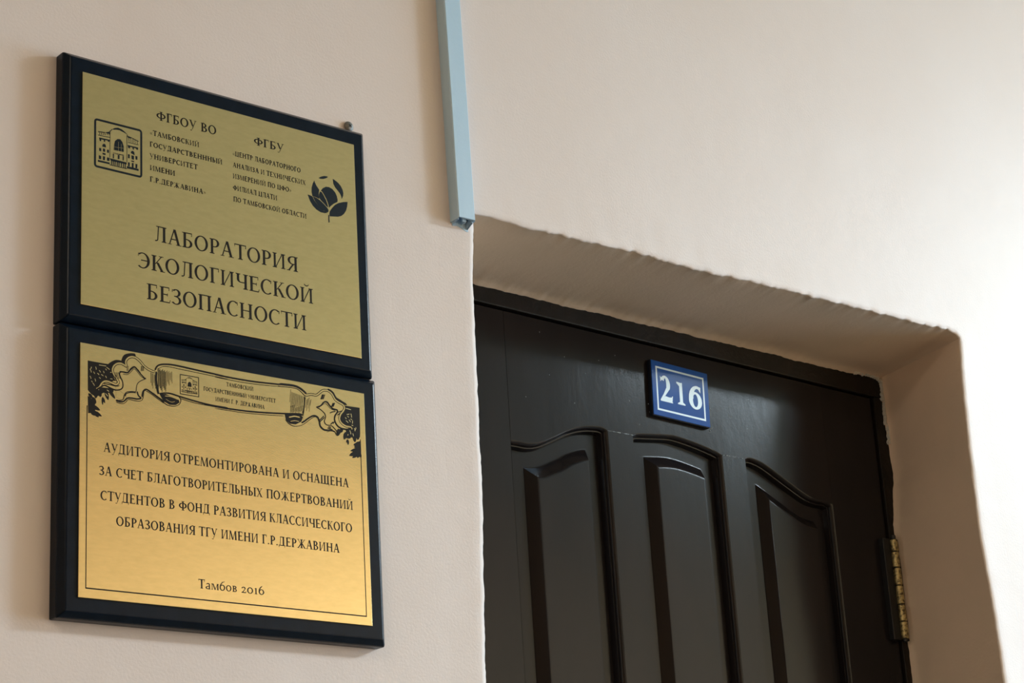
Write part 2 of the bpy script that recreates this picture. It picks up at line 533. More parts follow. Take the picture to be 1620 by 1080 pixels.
# drips and blobs of paint standing on the door, glints coloured in pale
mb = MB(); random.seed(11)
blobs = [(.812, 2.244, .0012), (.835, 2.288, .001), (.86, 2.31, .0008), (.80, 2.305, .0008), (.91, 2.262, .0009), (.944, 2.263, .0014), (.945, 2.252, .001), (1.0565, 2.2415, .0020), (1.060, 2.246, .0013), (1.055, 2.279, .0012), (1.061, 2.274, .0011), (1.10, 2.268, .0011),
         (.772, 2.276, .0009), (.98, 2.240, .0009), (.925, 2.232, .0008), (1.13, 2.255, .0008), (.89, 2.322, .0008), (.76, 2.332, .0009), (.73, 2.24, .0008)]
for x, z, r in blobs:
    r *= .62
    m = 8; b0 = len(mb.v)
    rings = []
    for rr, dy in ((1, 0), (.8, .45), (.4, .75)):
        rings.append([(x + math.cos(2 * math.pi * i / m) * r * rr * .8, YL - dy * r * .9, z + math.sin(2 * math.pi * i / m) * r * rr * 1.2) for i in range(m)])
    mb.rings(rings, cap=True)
tag(mb.build('paint_drip_glints', M['glint_speck'], door, smooth=0), kind='stuff')

# hinge: six knuckles on a pin, painted leaves beside it
hinge = empty('hinge', (1.3990 - .993, .158 - YL, 1.978), door)
tag(hinge, 'worn brass barrel hinge on the right side of the door')


def cyl(mb, x, y, z0, z1, r, n=20, b=.0008):
    rs = []
    for rr, z in ((r - b, z0), (r, z0 + b), (r, z1 - b), (r - b, z1)):
        rs.append([(x + math.cos(2 * math.pi * i / n) * rr, y + math.sin(2 * math.pi * i / n) * rr, z) for i in range(n)])
    bb = len(mb.v)
    mb.rings(rs, cap=True)
    mb.f.append(tuple(bb + i for i in reversed(range(n))))


hx, hy = 1.4010, .1590
zs = [1.980, 2.0052, 2.0297, 2.0572, 2.0830, 2.1065, 2.1250]
random.seed(6)
for a, b in zip(zs, zs[1:]):
    mb = MB(); cyl(mb, hx + random.uniform(-.0004, .0004), hy, a + .0007, b - .0007, .0056)
    mb.build('knuckle', M['hinge'], hinge, smooth=40)
mb = MB(); cyl(mb, hx, hy, 1.976, 2.131, .0036)
mb.build('pin', M['hinge_dark'], hinge, smooth=40)
mb = MB(); mb.box(hx - .020, hx - .003, YF - .0035, YL + .001, 1.979, 2.126)
mb.build('leaf', M['hinge_dark'], hinge, bevel=.001)
mb = MB(); mb.box(hx + .003, hx + .0145, YF - .003, YF + .002, 1.979, 2.126)
mb.build('leaf', M['hinge_dark'], hinge, bevel=.001)

# ------------------------------------------------------------------ lettering: a drawn serif alphabet
TS, TN = .125, .052


def V(x, y0=0, y1=1, s=None, b=1, t=1, e=.07):
    s = s or TS
    P = [[(x, y0), (x + s, y0), (x + s, y1), (x, y1)]]
    if b: P.append([(x - e, y0), (x + s + e, y0), (x + s + e, y0 + .035), (x + s, y0 + .07), (x, y0 + .07), (x - e, y0 + .035)])
    if t: P.append([(x - e, y1), (x - e, y1 - .035), (x, y1 - .07), (x + s, y1 - .07), (x + s + e, y1 - .035), (x + s + e, y1)])
    return P


def H(x0, x1, y, t=None):
    t = t or TN
    return [[(x0, y), (x1, y), (x1, y + t), (x0, y + t)]]
def D(x0, y0, x1, y1, w): return [[(x0, y0), (x0 + w, y0), (x1 + w, y1), (x1, y1)]]
def S(x0, x1, y, t=.04): return [[(x0, y), (x1, y), (x1, y + t), (x0, y + t)]]
def TR(x, y, h=.14, w=.035): return [[(x, y), (x + w, y), (x + w, y + h), (x + w * .4, y + h)]]


def A(cx, cy, rx, ry, a0, a1, th=None, tv=None, n=None):
    th = th or TS; tv = tv or TN
    n = n or max(3, int(abs(a1 - a0) / 15))
    out = []
    for i in range(n):
        q = []
        for k in (i, i + 1):
            a = math.radians(a0 + (a1 - a0) * k / n)
            q.append((math.cos(a), math.sin(a)))
        (c0, s0), (c1, s1) = q
        out.append([(cx + rx * c0, cy + ry * s0), (cx + rx * c1, cy + ry * s1),
                    (cx + (rx - th) * c1, cy + (ry - tv) * s1), (cx + (rx - th) * c0, cy + (ry - tv) * s0)])
    return out


BREVE = A(.42, 1.30, .15, .20, 200, 340, .03, .07)


def glyphs(ts, tn):
    global TS, TN
    TS, TN = ts, tn
    g = {}
    g['А'] = (.72, D(.06, 0, .31, 1, .055) + D(.52, 0, .29, 1.02, TS) + H(.17, .52, .32) + S(-.01, .20, 0) + S(.44, .73, 0))
    g['Б'] = (.62, V(.08, t=0) + S(0, .15, .96) + H(.1, .53, .95) + TR(.50, .80, .2) + A(.27, .285, .29, .285, -90, 90) + H(.18, .28, .518) + H(.18, .28, 0))
    g['В'] = (.63, V(.08) + A(.28, .755, .24, .245, -90, 90) + A(.29, .27, .29, .27, -90, 90) + H(.18, .30, .948) + H(.18, .30, .50) + H(.18, .30, 0))
    g['Г'] = (.54, V(.08, t=0) + S(0, .15, .96) + H(.1, .50, .95) + TR(.47, .78, .22))
    g['Д'] = (.74, D(.13, .04, .20, 1, .05) + V(.46, s=TS, b=0) + H(.16, .62, .955) + H(.02, .70, 0) + D(.02, -.18, .02, .04, .035) + D(.665, -.18, .665, .04, .035))
    g['Е'] = (.60, V(.08) + H(.15, .52, .948) + TR(.49, .80, .2) + H(.15, .44, .49) + S(.41, .44, .42, .19) + H(.15, .54, 0) + D(.52, 0, .56, .2, .03))
    g['Ж'] = (.98, V(.42) + D(.05, 0, .38, .52, .12) + D(.09, .97, .38, .50, .05) + D(.80, 0, .50, .52, .12) + D(.80, .97, .50, .50, .05) + S(0, .22, 0) + S(.77, .98, 0) + S(.04, .20, .96) + S(.76, .92, .96))
    g['З'] = (.55, A(.24, .755, .24, .245, -90, 145) + A(.24, .27, .28, .27, -150, 90) + H(.14, .26, .495) + TR(.02, .78, .18, .03))
    g['И'] = (.78, V(.08, s=.11) + V(.57, s=.11) + D(.16, 0.02, .54, .98, .05))
    g['Й'] = (.78, g['И'][1] + [[(a - .04, b) for a, b in q] for q in BREVE])
    g['К'] = (.68, V(.08) + D(.19, .46, .50, .97, .055) + D(.52, 0, .26, .56, .13) + S(.40, .64, .96) + S(.47, .72, 0))
    g['Л'] = (.68, V(.46) + H(.16, .6, .948) + S(.10, .3, .96) + D(.16, .14, .20, .97, .05) + A(.08, .14, .13, .14, -110, 0, .05, .07))
    g['М'] = (.90, D(.05, 0, .12, 1, .05) + D(.68, 0, .64, 1, TS) + D(.37, 0, .10, 1, .12) + D(.40, 0, .66, 1, .045) + S(-.02, .17, 0) + S(.62, .88, 0) + S(.02, .2, .96) + S(.64, .84, .96))
    g['Н'] = (.78, V(.08) + V(.55) + H(.15, .6, .49))
    g['О'] = (.78, A(.38, .5, .37, .515, 0, 360, n=28))
    g['П'] = (.76, V(.08) + V(.54) + H(.1, .62, .948))
    g['Р'] = (.58, V(.08) + A(.28, .72, .27, .28, -90, 90) + H(.18, .30, .948) + H(.18, .30, .44))
    g['С'] = (.66, A(.38, .5, .37, .515, 52, 312, n=20) + TR(.575, .76, .20, .035))
    g['Т'] = (.66, V(.265, t=0) + H(.0, .655, .948) + TR(.62, .78, .2) + [[(.035, .78), (0, .98), (.035, .98)]])
    g['У'] = (.66, D(.26, .30, .04, 1, .13) + D(.24, -.05, .55, 1, .05) + A(.17, -.05, .10, .17, -150, -20, .04, .06) + S(-.03, .22, .96) + S(.47, .68, .96))
    g['Ф'] = (.84, V(.36) + A(.42, .52, .41, .31, 0, 360, n=26))
    g['Х'] = (.70, D(.50, 0, .06, 1, .13) + D(.08, 0, .55, 1, .05) + S(0, .22, 0) + S(.43, .70, 0) + S(0, .24, .96) + S(.46, .67, .96))
    g['Ц'] = (.78, V(.08, b=0) + V(.53, b=0) + H(.02, .74, 0) + D(.705, -.18, .705, .05, .035) + S(0, .2, 0))
    g['Ч'] = (.70, V(.50) + V(.08, .62, 1, b=0) + A(.30, .62, .22, .22, 180, 270) + H(.28, .52, .40))
    g['Щ'] = (1.06, V(.08, b=0) + V(.44, b=0) + V(.80, b=0) + H(.02, 1.02, 0) + D(.985, -.18, .985, .05, .035))
    g['Ы'] = (.88, V(.08) + A(.27, .285, .26, .285, -90, 90) + H(.18, .28, .518) + H(.18, .28, 0) + V(.67))
    g['Ь'] = (.60, V(.08) + A(.27, .285, .28, .285, -90, 90) + H(.18, .28, .518) + H(.18, .28, 0))
    g['Э'] = (.66, A(.26, .5, .37, .515, -132, 130, n=20) + H(.18, .55, .48) + TR(.02, .76, .2, .03))
    g['Я'] = (.64, V(.46) + A(.34, .72, .28, .28, 90, 270) + H(.32, .48, .948) + H(.32, .48, .44) + D(.06, 0, .34, .48, .10) + S(0, .2, 0))
    g['.'] = (.26, [[(.06, 0), (.18, 0), (.18, .12), (.06, .12)]])
    g['«'] = (.44, D(.16, .12, .02, .34, .05) + D(.02, .34, .16, .56, .05) + D(.34, .12, .20, .34, .05) + D(.20, .34, .34, .56, .05))
    g['»'] = (.44, D(.02, .12, .16, .34, .05) + D(.16, .34, .02, .56, .05) + D(.20, .12, .34, .34, .05) + D(.34, .34, .20, .56, .05))
    g[' '] = (.30, [])
    x = .68                                                              # lower case
    g['а'] = (.56, V(.36, 0, .52, .10, b=0, t=0) + S(.4, .53, 0) + A(.27, .50, .19, .18, 0, 160, .10, TN) + A(.25, .17, .22, .17, 90, 270, .10, TN) + H(.23, .40, .29) + H(.23, .38, 0))
    g['м'] = (.78, V(.05, 0, x, .05, e=.05) + V(.60, 0, x, .11, e=.05) + D(.34, 0, .10, x, .11) + D(.36, 0, .60, x, .04))
    g['б'] = (.60, A(.29, .33, .28, .345, 0, 360, .11, TN, 20) + A(.42, .33, .41, .62, 110, 180, .10, .07) + D(.27, .90, .48, 1.02, .05) + [[(.22, .86), (.50, .97), (.54, 1.06), (.40, .99), (.24, .96)]])
    g['о'] = (.60, A(.29, .335, .28, .35, 0, 360, .11, TN, 20))
    g['в'] = (.54, V(.08, 0, x, .11, e=.05) + A(.25, .51, .19, .17, -90, 90, .10, TN) + A(.26, .18, .22, .18, -90, 90, .10, TN) + H(.15, .27, x - TN) + H(.15, .27, .33) + H(.15, .27, 0))
    g['2'] = (.56, A(.24, .48, .21, .22, -10, 160, .11, TN) + D(.04, .03, .34, .42, .10) + H(.03, .48, 0, .10) + D(.45, .08, .49, .2, .03) + [[(.04, .5), (.12, .5), (.14, .6), (.05, .6)]])
    g['0'] = (.66, A(.31, .34, .30, .36, 0, 360, .11, TN, 22))
    g['1'] = (.44, V(.16, 0, .66, .11, t=0, e=.09) + [[(.06, .60), (.16, .58), (.27, .68), (.20, .69)]])
    g['6'] = (.62, A(.30, .30, .28, .315, 0, 360, .11, TN, 20) + A(.54, .36, .53, .66, 112, 182, .11, .07))
    return g


GL_BIG, GL_MID, GL_SMALL = glyphs(.13, .062), glyphs(.145, .085), glyphs(.165, .12)


def text_polys(s, x0, z0, width, cap, gap=.05):
    GL = GL_BIG if cap > .012 else (GL_MID if cap > .006 else GL_SMALL)
    adv = []
    cur = 0
    last_w = 0
    for ch in s:
        a, p = GL[ch]
        adv.append((cur, p)); cur += a + gap
    total = cur - gap
    sx = width / total
    return [[(x0 + (c + x) * sx, z0 + y * cap) for x, y in q] for c, ps in adv for q in ps]


def stroke_quads(pts, w):
    """a polyline given width, as quads (mitred)"""
    L, R_ = [], []
    n = len(pts)
    for i, (x, z) in enumerate(pts):
        a = pts[max(0, i - 1)]; b = pts[min(n - 1, i + 1)]
        dx, dz = b[0] - a[0], b[1] - a[1]
        l = math.hypot(dx, dz) or 1
        t = w / 2
        if n > 3 and i in (0, n - 1): t *= .45
        L.append((x - dz / l * t, z + dx / l * t)); R_.append((x + dz / l * t, z - dx / l * t))
    return [[L[i], L[i + 1], R_[i + 1], R_[i]] for i in range(n - 1)]


def flat_obj(name, polys, y, m, parent, layer=.00002):
    """flat print: polygons laid on a plate, each a hair above the one before where they are layered"""
    mb = MB()
    for k, q in enumerate(polys): mb.flat(q, y - (k % (7 if len(polys) > 60 else 61)) * .000006)
    me_o = mb.build(name, m, parent, recalc=False)
    # all faces look towards -Y
    me = me_o.data
    bm = bmesh.new(); bm.from_mesh(me)
    bm.normal_update()
    fl = [f for f in bm.faces if f.normal.y > 0]
    if fl: bmesh.ops.reverse_faces(bm, faces=fl)
    bmesh.ops.triangulate(bm, faces=[f for f in bm.faces if len(f.verts) > 4])
    bm.to_mesh(me); bm.free()
    return me_o


# ---- engraved art in millimetres from the upper left corner of its plate
LINES_UPPER = [('ФГБОУ ВО', 85.1, -32.05, 72.4, 9.9), ('«ТАМБОВСКИЙ', 77.4, -51.1, 58.8, 5.5), ('ГОСУДАРСТВЕНННЫЙ', 77.1, -64.25, 87.1, 5.4), ('УНИВЕРСИТЕТ', 77.1, -77.2, 56.8, 5.4), ('ИМЕНИ', 77.3, -90.35, 29.6, 5.4), ('Г.Р.ДЕРЖАВИНА»', 77.2, -103.2, 66.5, 5.4), ('ФГБУ', 204.0, -31.55, 38.0, 9.1), ('«ЦЕНТР ЛАБОРАТОРНОГО', 177.1, -50.75, 86.2, 5.4), ('АНАЛИЗА И ТЕХНИЧЕСКИХ', 177.0, -64.0, 92.4, 5.4), ('ИЗМЕРЕНИЙ ПО ЦФО»', 176.8, -76.8, 73.8, 5.4), ('ФИЛИАЛ ЦЛАТИ', 176.7, -90.1, 55.4, 5.4), ('ПО ТАМБОВСКОЙ ОБЛАСТИ', 177.0, -103.05, 92.3, 5.3), ('ЛАБОРАТОРИЯ', 82.2, -167.2, 173.8, 16.6), ('ЭКОЛОГИЧЕСКОЙ', 63.1, -199.6, 212.2, 16.6), ('БЕЗОПАСНОСТИ', 73.4, -231.45, 192.1, 16.6)]
LINES_LOWER = [('АУДИТОРИЯ ОТРЕМОНТИРОВАНА И ОСНАЩЕНА', 25.8, -106.6, 287.2, 9.2), ('ЗА СЧЕТ БЛАГОТВОРИТЕЛЬНЫХ ПОЖЕРТВОВАНИЙ', 21.1, -130.15, 296.4, 9.1), ('СТУДЕНТОВ В ФОНД РАЗВИТИЯ КЛАССИЧЕСКОГО', 22.7, -154.45, 292.8, 9.1), ('ОБРАЗОВАНИЯ ТГУ ИМЕНИ Г.Р.ДЕРЖАВИНА', 39.6, -177.8, 259.0, 9.1), ('Тамбов 2016', 129.7, -230.2, 76.1, 8.9), ('ТАМБОВСКИЙ', 165.0, -19.0, 32.3, 4.2), ('ГОСУДАРСТВЕНННЫЙ УНИВЕРСИТЕТ', 138.0, -27.6, 86.2, 4.1), ('ИМЕНИ Г. Р. ДЕРЖАВИНА', 152.0, -36.45, 58.3, 4.2)]
EMBLEM_SHAPES = [[(0.372, 0.858), (0.423, 0.897), (0.496, 0.918), (0.569, 0.904), (0.628, 0.872), (0.686, 0.826), (0.701, 0.812), (0.65, 0.839), (0.599, 0.855), (0.526, 0.875), (0.467, 0.871), (0.409, 0.856)], [(0.401, 0.44), (0.409, 0.541), (0.431, 0.632), (0.482, 0.684), (0.54, 0.69), (0.584, 0.641), (0.61, 0.563), (0.61, 0.449)], [(0.219, 0.752), (0.321, 0.796), (0.321, 0.739), (0.277, 0.747)], [(0.099, 0.62), (0.321, 0.626), (0.314, 0.581), (0.285, 0.581), (0.277, 0.601), (0.226, 0.598), (0.226, 0.56), (0.201, 0.561), (0.197, 0.595), (0.143, 0.592), (0.143, 0.553), (0.117, 0.554)], [(0.168, 0.453), (0.175, 0.497), (0.204, 0.519), (0.234, 0.505), (0.245, 0.451)], [(0.182, 0.414), (0.226, 0.415), (0.226, 0.354), (0.182, 0.355)], [(0.105, 0.409), (0.146, 0.408), (0.146, 0.348), (0.105, 0.349)], [(0.266, 0.413), (0.307, 0.414), (0.304, 0.352), (0.266, 0.352)], [(0.175, 0.327), (0.236, 0.325), (0.234, 0.292), (0.178, 0.292)], [(0.099, 0.259), (0.146, 0.249), (0.143, 0.184), (0.099, 0.184)], [(0.182, 0.258), (0.226, 0.258), (0.222, 0.183), (0.182, 0.184)], [(0.266, 0.253), (0.318, 0.256), (0.318, 0.192), (0.266, 0.187)], [(0.08, 0.159), (0.321, 0.158), (0.321, 0.125), (0.08, 0.122)], [(0.683, 0.801), (0.788, 0.784), (0.759, 0.763), (0.701, 0.767)], [(0.693, 0.612), (0.912, 0.612), (0.912, 0.564), (0.876, 0.564), (0.869, 0.584), (0.825, 0.585), (0.825, 0.548), (0.8, 0.55), (0.794, 0.587), (0.745, 0.588), (0.742, 0.553), (0.708, 0.556)], [(0.759, 0.465), (0.771, 0.503), (0.803, 0.518), (0.832, 0.497), (0.839, 0.435)], [(0.774, 0.419), (0.825, 0.42), (0.825, 0.339), (0.777, 0.342)], [(0.701, 0.426), (0.737, 0.424), (0.737, 0.346), (0.701, 0.347)], [(0.858, 0.426), (0.898, 0.424), (0.898, 0.353), (0.858, 0.355)], [(0.771, 0.312), (0.832, 0.313), (0.825, 0.29), (0.774, 0.291)], [(0.701, 0.259), (0.737, 0.257), (0.737, 0.183), (0.701, 0.181)], [(0.781, 0.265), (0.818, 0.265), (0.818, 0.175), (0.781, 0.177)], [(0.858, 0.263), (0.898, 0.263), (0.893, 0.179), (0.858, 0.178)], [(0.679, 0.176), (0.923, 0.172), (0.923, 0.133), (0.679, 0.129)], [(0.387, 0.358), (0.409, 0.36), (0.409, 0.265), (0.387, 0.266)], [(0.489, 0.36), (0.526, 0.36), (0.523, 0.279), (0.489, 0.275)], [(0.591, 0.36), (0.613, 0.359), (0.61, 0.272), (0.591, 0.274)], [(0.321, 0.25), (0.672, 0.245), (0.672, 0.206), (0.35, 0.203)], [(0.35, 0.2), (0.371, 0.2), (0.368, 0.108), (0.35, 0.11)], [(0.387, 0.202), (0.407, 0.202), (0.404, 0.109), (0.387, 0.11)], [(0.423, 0.204), (0.444, 0.204), (0.441, 0.109), (0.423, 0.111)], [(0.467, 0.207), (0.488, 0.206), (0.485, 0.11), (0.467, 0.111)], [(0.504, 0.209), (0.524, 0.208), (0.521, 0.111), (0.504, 0.112)], [(0.555, 0.211), (0.575, 0.211), (0.572, 0.111), (0.555, 0.113)], [(0.599, 0.214), (0.619, 0.213), (0.616, 0.112), (0.599, 0.113)], [(0.635, 0.216), (0.655, 0.215), (0.653, 0.113), (0.635, 0.114)]]
EMBLEM_LINES = [(0.008, [(0.328, 0.819), (0.324, 0.265)]), (0.008, [(0.679, 0.807), (0.679, 0.254)]), (0.012, [(0.321, 0.796), (0.372, 0.856)]), (0.01, [(0.679, 0.807), (0.701, 0.791)]), (0.01, [(0.08, 0.736), (0.219, 0.752)]), (0.008, [(0.08, 0.665), (0.321, 0.675)]), (0.007, [(0.102, 0.732), (0.12, 0.675)]), (0.007, [(0.139, 0.741), (0.156, 0.684)]), (0.007, [(0.175, 0.75), (0.193, 0.693)]), (0.007, [(0.212, 0.759), (0.229, 0.702)]), (0.007, [(0.255, 0.77), (0.273, 0.713)]), (0.007, [(0.292, 0.779), (0.309, 0.722)]), (0.01, [(0.759, 0.784), (0.923, 0.74)]), (0.008, [(0.701, 0.67), (0.923, 0.669)]), (0.007, [(0.715, 0.773), (0.723, 0.69)]), (0.007, [(0.759, 0.767), (0.766, 0.688)]), (0.007, [(0.803, 0.761), (0.81, 0.686)]), (0.007, [(0.847, 0.755), (0.854, 0.684)]), (0.007, [(0.891, 0.749), (0.898, 0.682)]), (0.012, [(0.394, 0.374), (0.613, 0.379)]), (0.01, [(0.321, 0.115), (0.679, 0.119)])]
EMBLEM_BIG = (13.5, -101.8, 68.45, -48.0)
EMBLEM_SMALL = (110.7, -35.6, 132.75, -14.55)
FLOWER = [[(271.6, -74.4), (273.5, -74.5), (276.5, -74.9), (277.8, -75.3), (280.5, -80.0), (285.7, -85.0), (291.7, -88.9), (297.0, -90.3), (293.2, -91.4), (287.8, -91.4), (282.5, -89.5), (278.0, -86.0), (274.4, -81.0)], [(278.4, -75.0), (283.0, -75.7), (287.5, -77.6), (292.0, -80.6), (296.1, -83.8), (298.0, -85.8), (298.5, -87.4), (297.8, -89.5), (295.5, -89.8), (291.0, -88.3), (285.7, -84.7), (281.3, -80.2)], [(280.8, -55.8), (281.6, -58.1), (283.5, -61.5), (287.0, -65.5), (286.1, -70.2), (286.5, -74.2), (286.9, -76.3), (283.0, -75.1), (277.8, -74.6), (276.9, -70.2), (277.2, -64.6), (278.8, -59.8)], [(287.9, -67.1), (286.6, -70.7), (286.7, -74.2), (288.3, -76.9), (292.0, -79.5), (295.8, -82.5), (298.0, -83.7), (297.5, -80.7), (295.6, -75.6), (292.7, -70.8), (290.2, -67.5)], [(289.1, -65.9), (291.9, -62.3), (295.8, -59.8), (300.1, -59.3), (304.3, -60.5), (308.1, -63.9), (310.2, -67.9), (311.0, -72.2), (310.6, -74.5), (305.2, -78.0), (301.2, -81.6), (299.4, -83.7), (298.6, -79.8), (296.4, -74.8), (293.5, -69.9), (291.0, -66.7)], [(324.3, -71.4), (323.5, -77.1), (321.8, -82.3), (318.9, -86.8), (315.2, -90.0), (310.9, -91.8), (304.7, -92.9), (300.0, -93.6), (299.5, -91.3), (300.2, -87.7), (303.5, -82.9), (307.5, -78.5), (312.3, -75.3), (318.6, -72.8)], [(286.7, -51.4), (290.0, -49.1), (293.9, -47.5), (297.1, -47.1), (299.2, -47.5), (297.0, -49.2), (293.0, -51.2), (289.2, -51.9)], [(305.5, -48.3), (308.6, -49.5), (312.4, -51.4), (315.8, -54.5), (318.0, -58.2), (319.0, -62.1), (318.5, -65.7), (316.7, -69.7), (316.1, -66.6), (314.3, -63.2), (311.3, -60.4), (308.3, -57.6), (306.1, -53.9)], [(298.1, -92.3), (299.4, -92.7), (299.3, -96.8), (299.4, -100.9), (298.0, -101.4), (297.9, -97.1)]]
RIBBON_FILL = [[(41.6, -42.1), (48.2, -45.4), (51.3, -49.2), (66.9, -46.9), (70.0, -37.7), (82.6, -39.4), (82.7, -16.7), (70.1, -13.0), (65.4, -8.6), (60.7, -5.9), (56.0, -5.7), (51.7, -8.1), (49.7, -11.9), (50.3, -16.3), (44.3, -14.4), (39.6, -15.6), (36.2, -18.9), (35.0, -23.0), (36.6, -27.1), (39.7, -30.9), (41.6, -34.6), (38.9, -39.7), (39.0, -49.7), (45.1, -51.6), (46.7, -48.5)], [(261.6, -13.3), (268.3, -11.6), (275.0, -11.4), (279.5, -8.1), (283.9, -4.9), (289.8, -4.1), (295.0, -6.9), (298.7, -12.4), (303.0, -14.7), (308.8, -16.8), (310.8, -20.1), (309.0, -23.7), (305.4, -28.0), (303.7, -32.9), (305.5, -36.8), (310.8, -39.8), (317.6, -40.3), (312.6, -42.9), (304.8, -43.2), (300.7, -47.9), (293.0, -46.9), (283.4, -47.1), (278.7, -43.6), (277.0, -38.0), (272.3, -34.6), (264.6, -38.2), (257.8, -42.5)]]
RIBBON_DARK = [[(87.5, -39.2), (94.4, -38.1), (102.5, -40.0), (109.4, -42.1), (110.0, -44.7), (105.9, -47.7), (99.0, -48.5), (92.1, -45.8)], [(235.1, -38.2), (243.3, -36.1), (254.1, -35.4), (257.5, -38.2), (255.3, -43.2), (248.4, -47.2), (241.6, -47.4), (236.3, -44.2)]]
